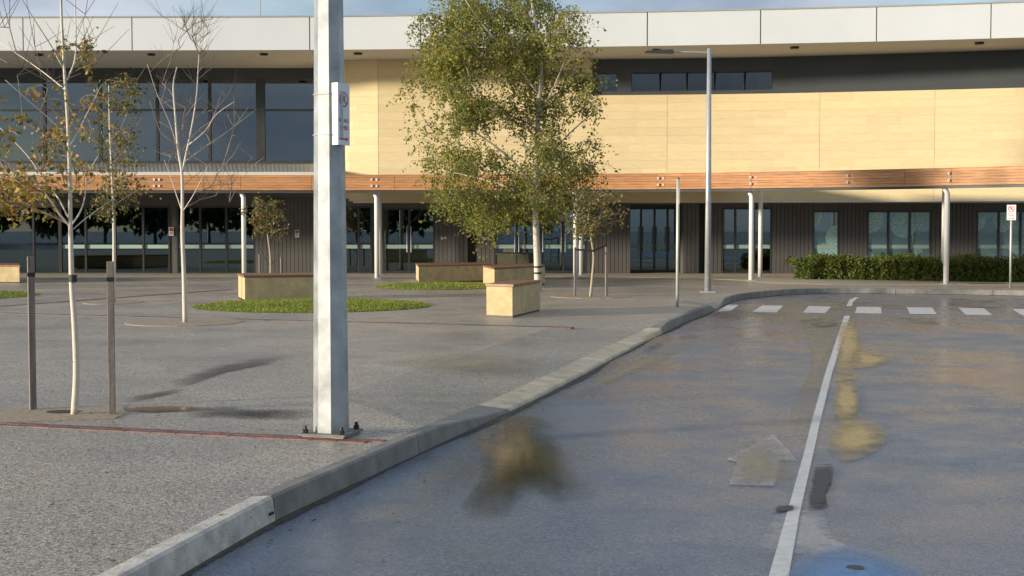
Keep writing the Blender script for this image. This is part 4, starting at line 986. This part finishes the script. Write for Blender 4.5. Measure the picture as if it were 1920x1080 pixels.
tree('bare_birch_tree', 'bare leafless young birch with forked pale trunk on a tan pad', [tp_(347, 606), tp_(345, 520), tp_(342, 440), tp_(342, 390), tp_(341, 325), tp_(334, 280), tp_(329, 220), tp_(325, 160), tp_(332, 125)], .042, .009, limbs, att, 'bark_white', 'leaf_gold', dict(size=.05, spread=.05, per=1), dict(n=1, len=(.1, .2), droop=.2), 35, zmin=2.2, bare_twigs=5, rtip=.0042, asc=.7)
# --- small tree behind the long bench
my = G(505, 536).y; mp_ = lambda u, v, dy=0: P(u, v, my + dy); att = []; rnd = random.Random(11)
spray(34, 474, 530, 372, 440, mp_, .45, True); spray(5, 452, 480, 365, 400, mp_, .3, True)
sm = tree('small_tree', 'small staked tree with a round russet crown behind the long stone bench', [mp_(508, 536), mp_(507, 480), mp_(502, 440), mp_(499, 390)], .04, .012, [], att, 'bark_grey', 'leaf_mix', dict(size=.08, spread=.05, per=2), dict(n=2, len=(.1, .25), droop=.3), 36, zmin=2.5 if False else 1.25, rtip=.004)
for u, lb in ((487.5, 'short pale stake left of the russet tree, strap running to its trunk'), (528, 'short pale stake on the far side of the russet tree towards the light pole')):
    b = G(u, 536); st_ = stake(u, 536, 477 if u < 500 else 482, .05, lb, tie=False, group=gs)
    q = MB(); q.tube([b + Vector((0, 0, 1.02)), mp_(506, 500) + Vector((0, 0, 0))], .012, 5); q.build('strap', M['strap'], st_)
# --- slender tree by the road
qy = G(1108, 557).y; qp = lambda u, v, dy=0: P(u, v, qy + dy); att = []; rnd = random.Random(12)
spray(34, 1080, 1160, 362, 440, qp, .6, True); spray(6, 1060, 1100, 380, 430, qp, .4, True); spray(10, 1060, 1170, 340, 450, qp, .6, False)
tree('slender_tree', 'slender crooked young tree with thin brown leaves strapped between two dark stakes', [qp(1107, 558), qp(1111, 515), qp(1113, 480), qp(1108, 445), qp(1103, 415), qp(1106, 380)], .036, .01, [], att, 'bark_grey', 'leaf_mix', dict(size=.075, spread=.06, per=2), dict(n=2, len=(.12, .3), droop=.3), 37, zmin=1.4, bare_twigs=2, rtip=.0035)
st_ = stake(1137, 556, 461, .055, 'dark stake on the road side of the slender crooked tree', turn=.3, tie=False, group=gs); b = G(1137, 556)
q = MB(); q.tube([b + Vector((-.02, -.03, 1.18)), qp(1113, 470, -.05), qp(1079, 468, -.03)], .022, 6); q.build('strap', M['strap'], st_)
stake(1078, 556, 464, .04, 'thin stake on the building side of the slender crooked tree', turn=.3, tie=False, group=gs)

# ============================================================ HEDGE
ha, hb = 1492, 2140
hroot = thing('hedge', 'low clipped green hedge along the dark windowed wall', 'hedge', (X(1800, 42.5), 42.5, 0))
rnd = random.Random(40); q = MB(); lb = MB()
def hed(u):      # front and back depth, height
    k = min(1, (u - ha) / 60); f_ = 41.2 - 2.2 * sstep(1500, 1950, u); return f_ - (1 - 0) * 0 + (1 - math.sqrt(max(0, k * (2 - k)))) * .8, f_ + 2.2, (.63 + .05 * math.sin(u * .045) + .04 * math.sin(u * .11)) * (.78 + .22 * math.sqrt(max(0, k * (2 - k))))
for i in range(3, 60):
    u0 = ha + (hb - ha) * i / 60 + 4; u1 = ha + (hb - ha) * (i + 1) / 60 + 4; f_, b_, h_ = hed(u0)
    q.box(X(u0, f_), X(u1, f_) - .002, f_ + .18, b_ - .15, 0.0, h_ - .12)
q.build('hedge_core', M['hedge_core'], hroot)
for i in range(26000):
    u = rnd.uniform(ha, hb); f_, b_, h_ = hed(u); s = rnd.random(); lump = .07 * math.sin(u * .13 + 2) + .05 * math.sin(u * .31)
    if s < .62: y = f_ + abs(rnd.gauss(0, .07)) + lump * .6; z = rnd.uniform(.02, h_)
    else: y = rnd.uniform(f_, b_); z = h_ + rnd.gauss(0, .045) + lump * .4
    if z > h_ - .15: y += (z - h_ + .15) * .6
    lb_p = Vector((X(u, f_), y, max(.02, z))); leaves(lb, [lb_p], rnd, .075, .012, 1, 0)
lo = lb.build('foliage', M['leaf_clip'], hroot); lo['kind'] = 'stuff'

# ============================================================ fallen leaves
rnd = random.Random(50); lv = MB()
for i in range(300):
    if rnd.random() < .5: p = G(rnd.uniform(-20, 800), rnd.uniform(590, 1060))
    else: p = kerb_prof(rnd.uniform(8, arc[-1] - 18))[0] + Vector((rnd.uniform(.02, .35), rnd.uniform(-.2, 0), 0)); p.z = ROADZ
    s_ = rnd.uniform(.008, .022); a = rnd.uniform(0, 6.28); e1 = Vector((math.cos(a), math.sin(a), rnd.uniform(-.1, .3))) * s_; e2 = Vector((-math.sin(a), math.cos(a), rnd.uniform(-.1, .3))) * s_ * .6; p = p + Vector((0, 0, .012)); k = len(lv.v)
    lv.v += [tuple(p - e1), tuple(p + e2), tuple(p + e1), tuple(p - e2)]; lv.f.append((k, k + 1, k + 2, k + 3))
tag(lv.build('fallen_leaves', M['leaf_brown']), 'scattered small brown fallen leaves on plaza and road edge', 'leaves', None, 'stuff')

# ============================================================ wood across the car park (mirrored in the glazing)
rnd = random.Random(60); wd = MB()
for i in range(16):
    x = -100 + i * 6.2 + rnd.uniform(-2, 2); y = rnd.uniform(-78, -66); h_ = rnd.uniform(6.5, 10.5); r_ = rnd.uniform(3.0, 4.6)
    wd.tube([(x, y, ROADZ), (x, y, h_ * .6)], [.22, .08], 6)
    for k in range(800):
        a = rnd.uniform(0, 6.283); e = math.asin(rnd.uniform(-.9, 1)); q_ = rnd.uniform(.55, 1.0)
        c = Vector((x + r_ * q_ * math.cos(a) * math.cos(e), y + r_ * .8 * q_ * math.sin(a) * math.cos(e), h_ * .55 + h_ * .45 * q_ * math.sin(e)))
        leaves(wd, [c], rnd, 1.15, .1, 1, 0)
tag(wd.build('far_wood', M['leaf_hedge']), 'belt of dark trees across the car park, mirrored in the glass', 'trees', None, 'stuff')
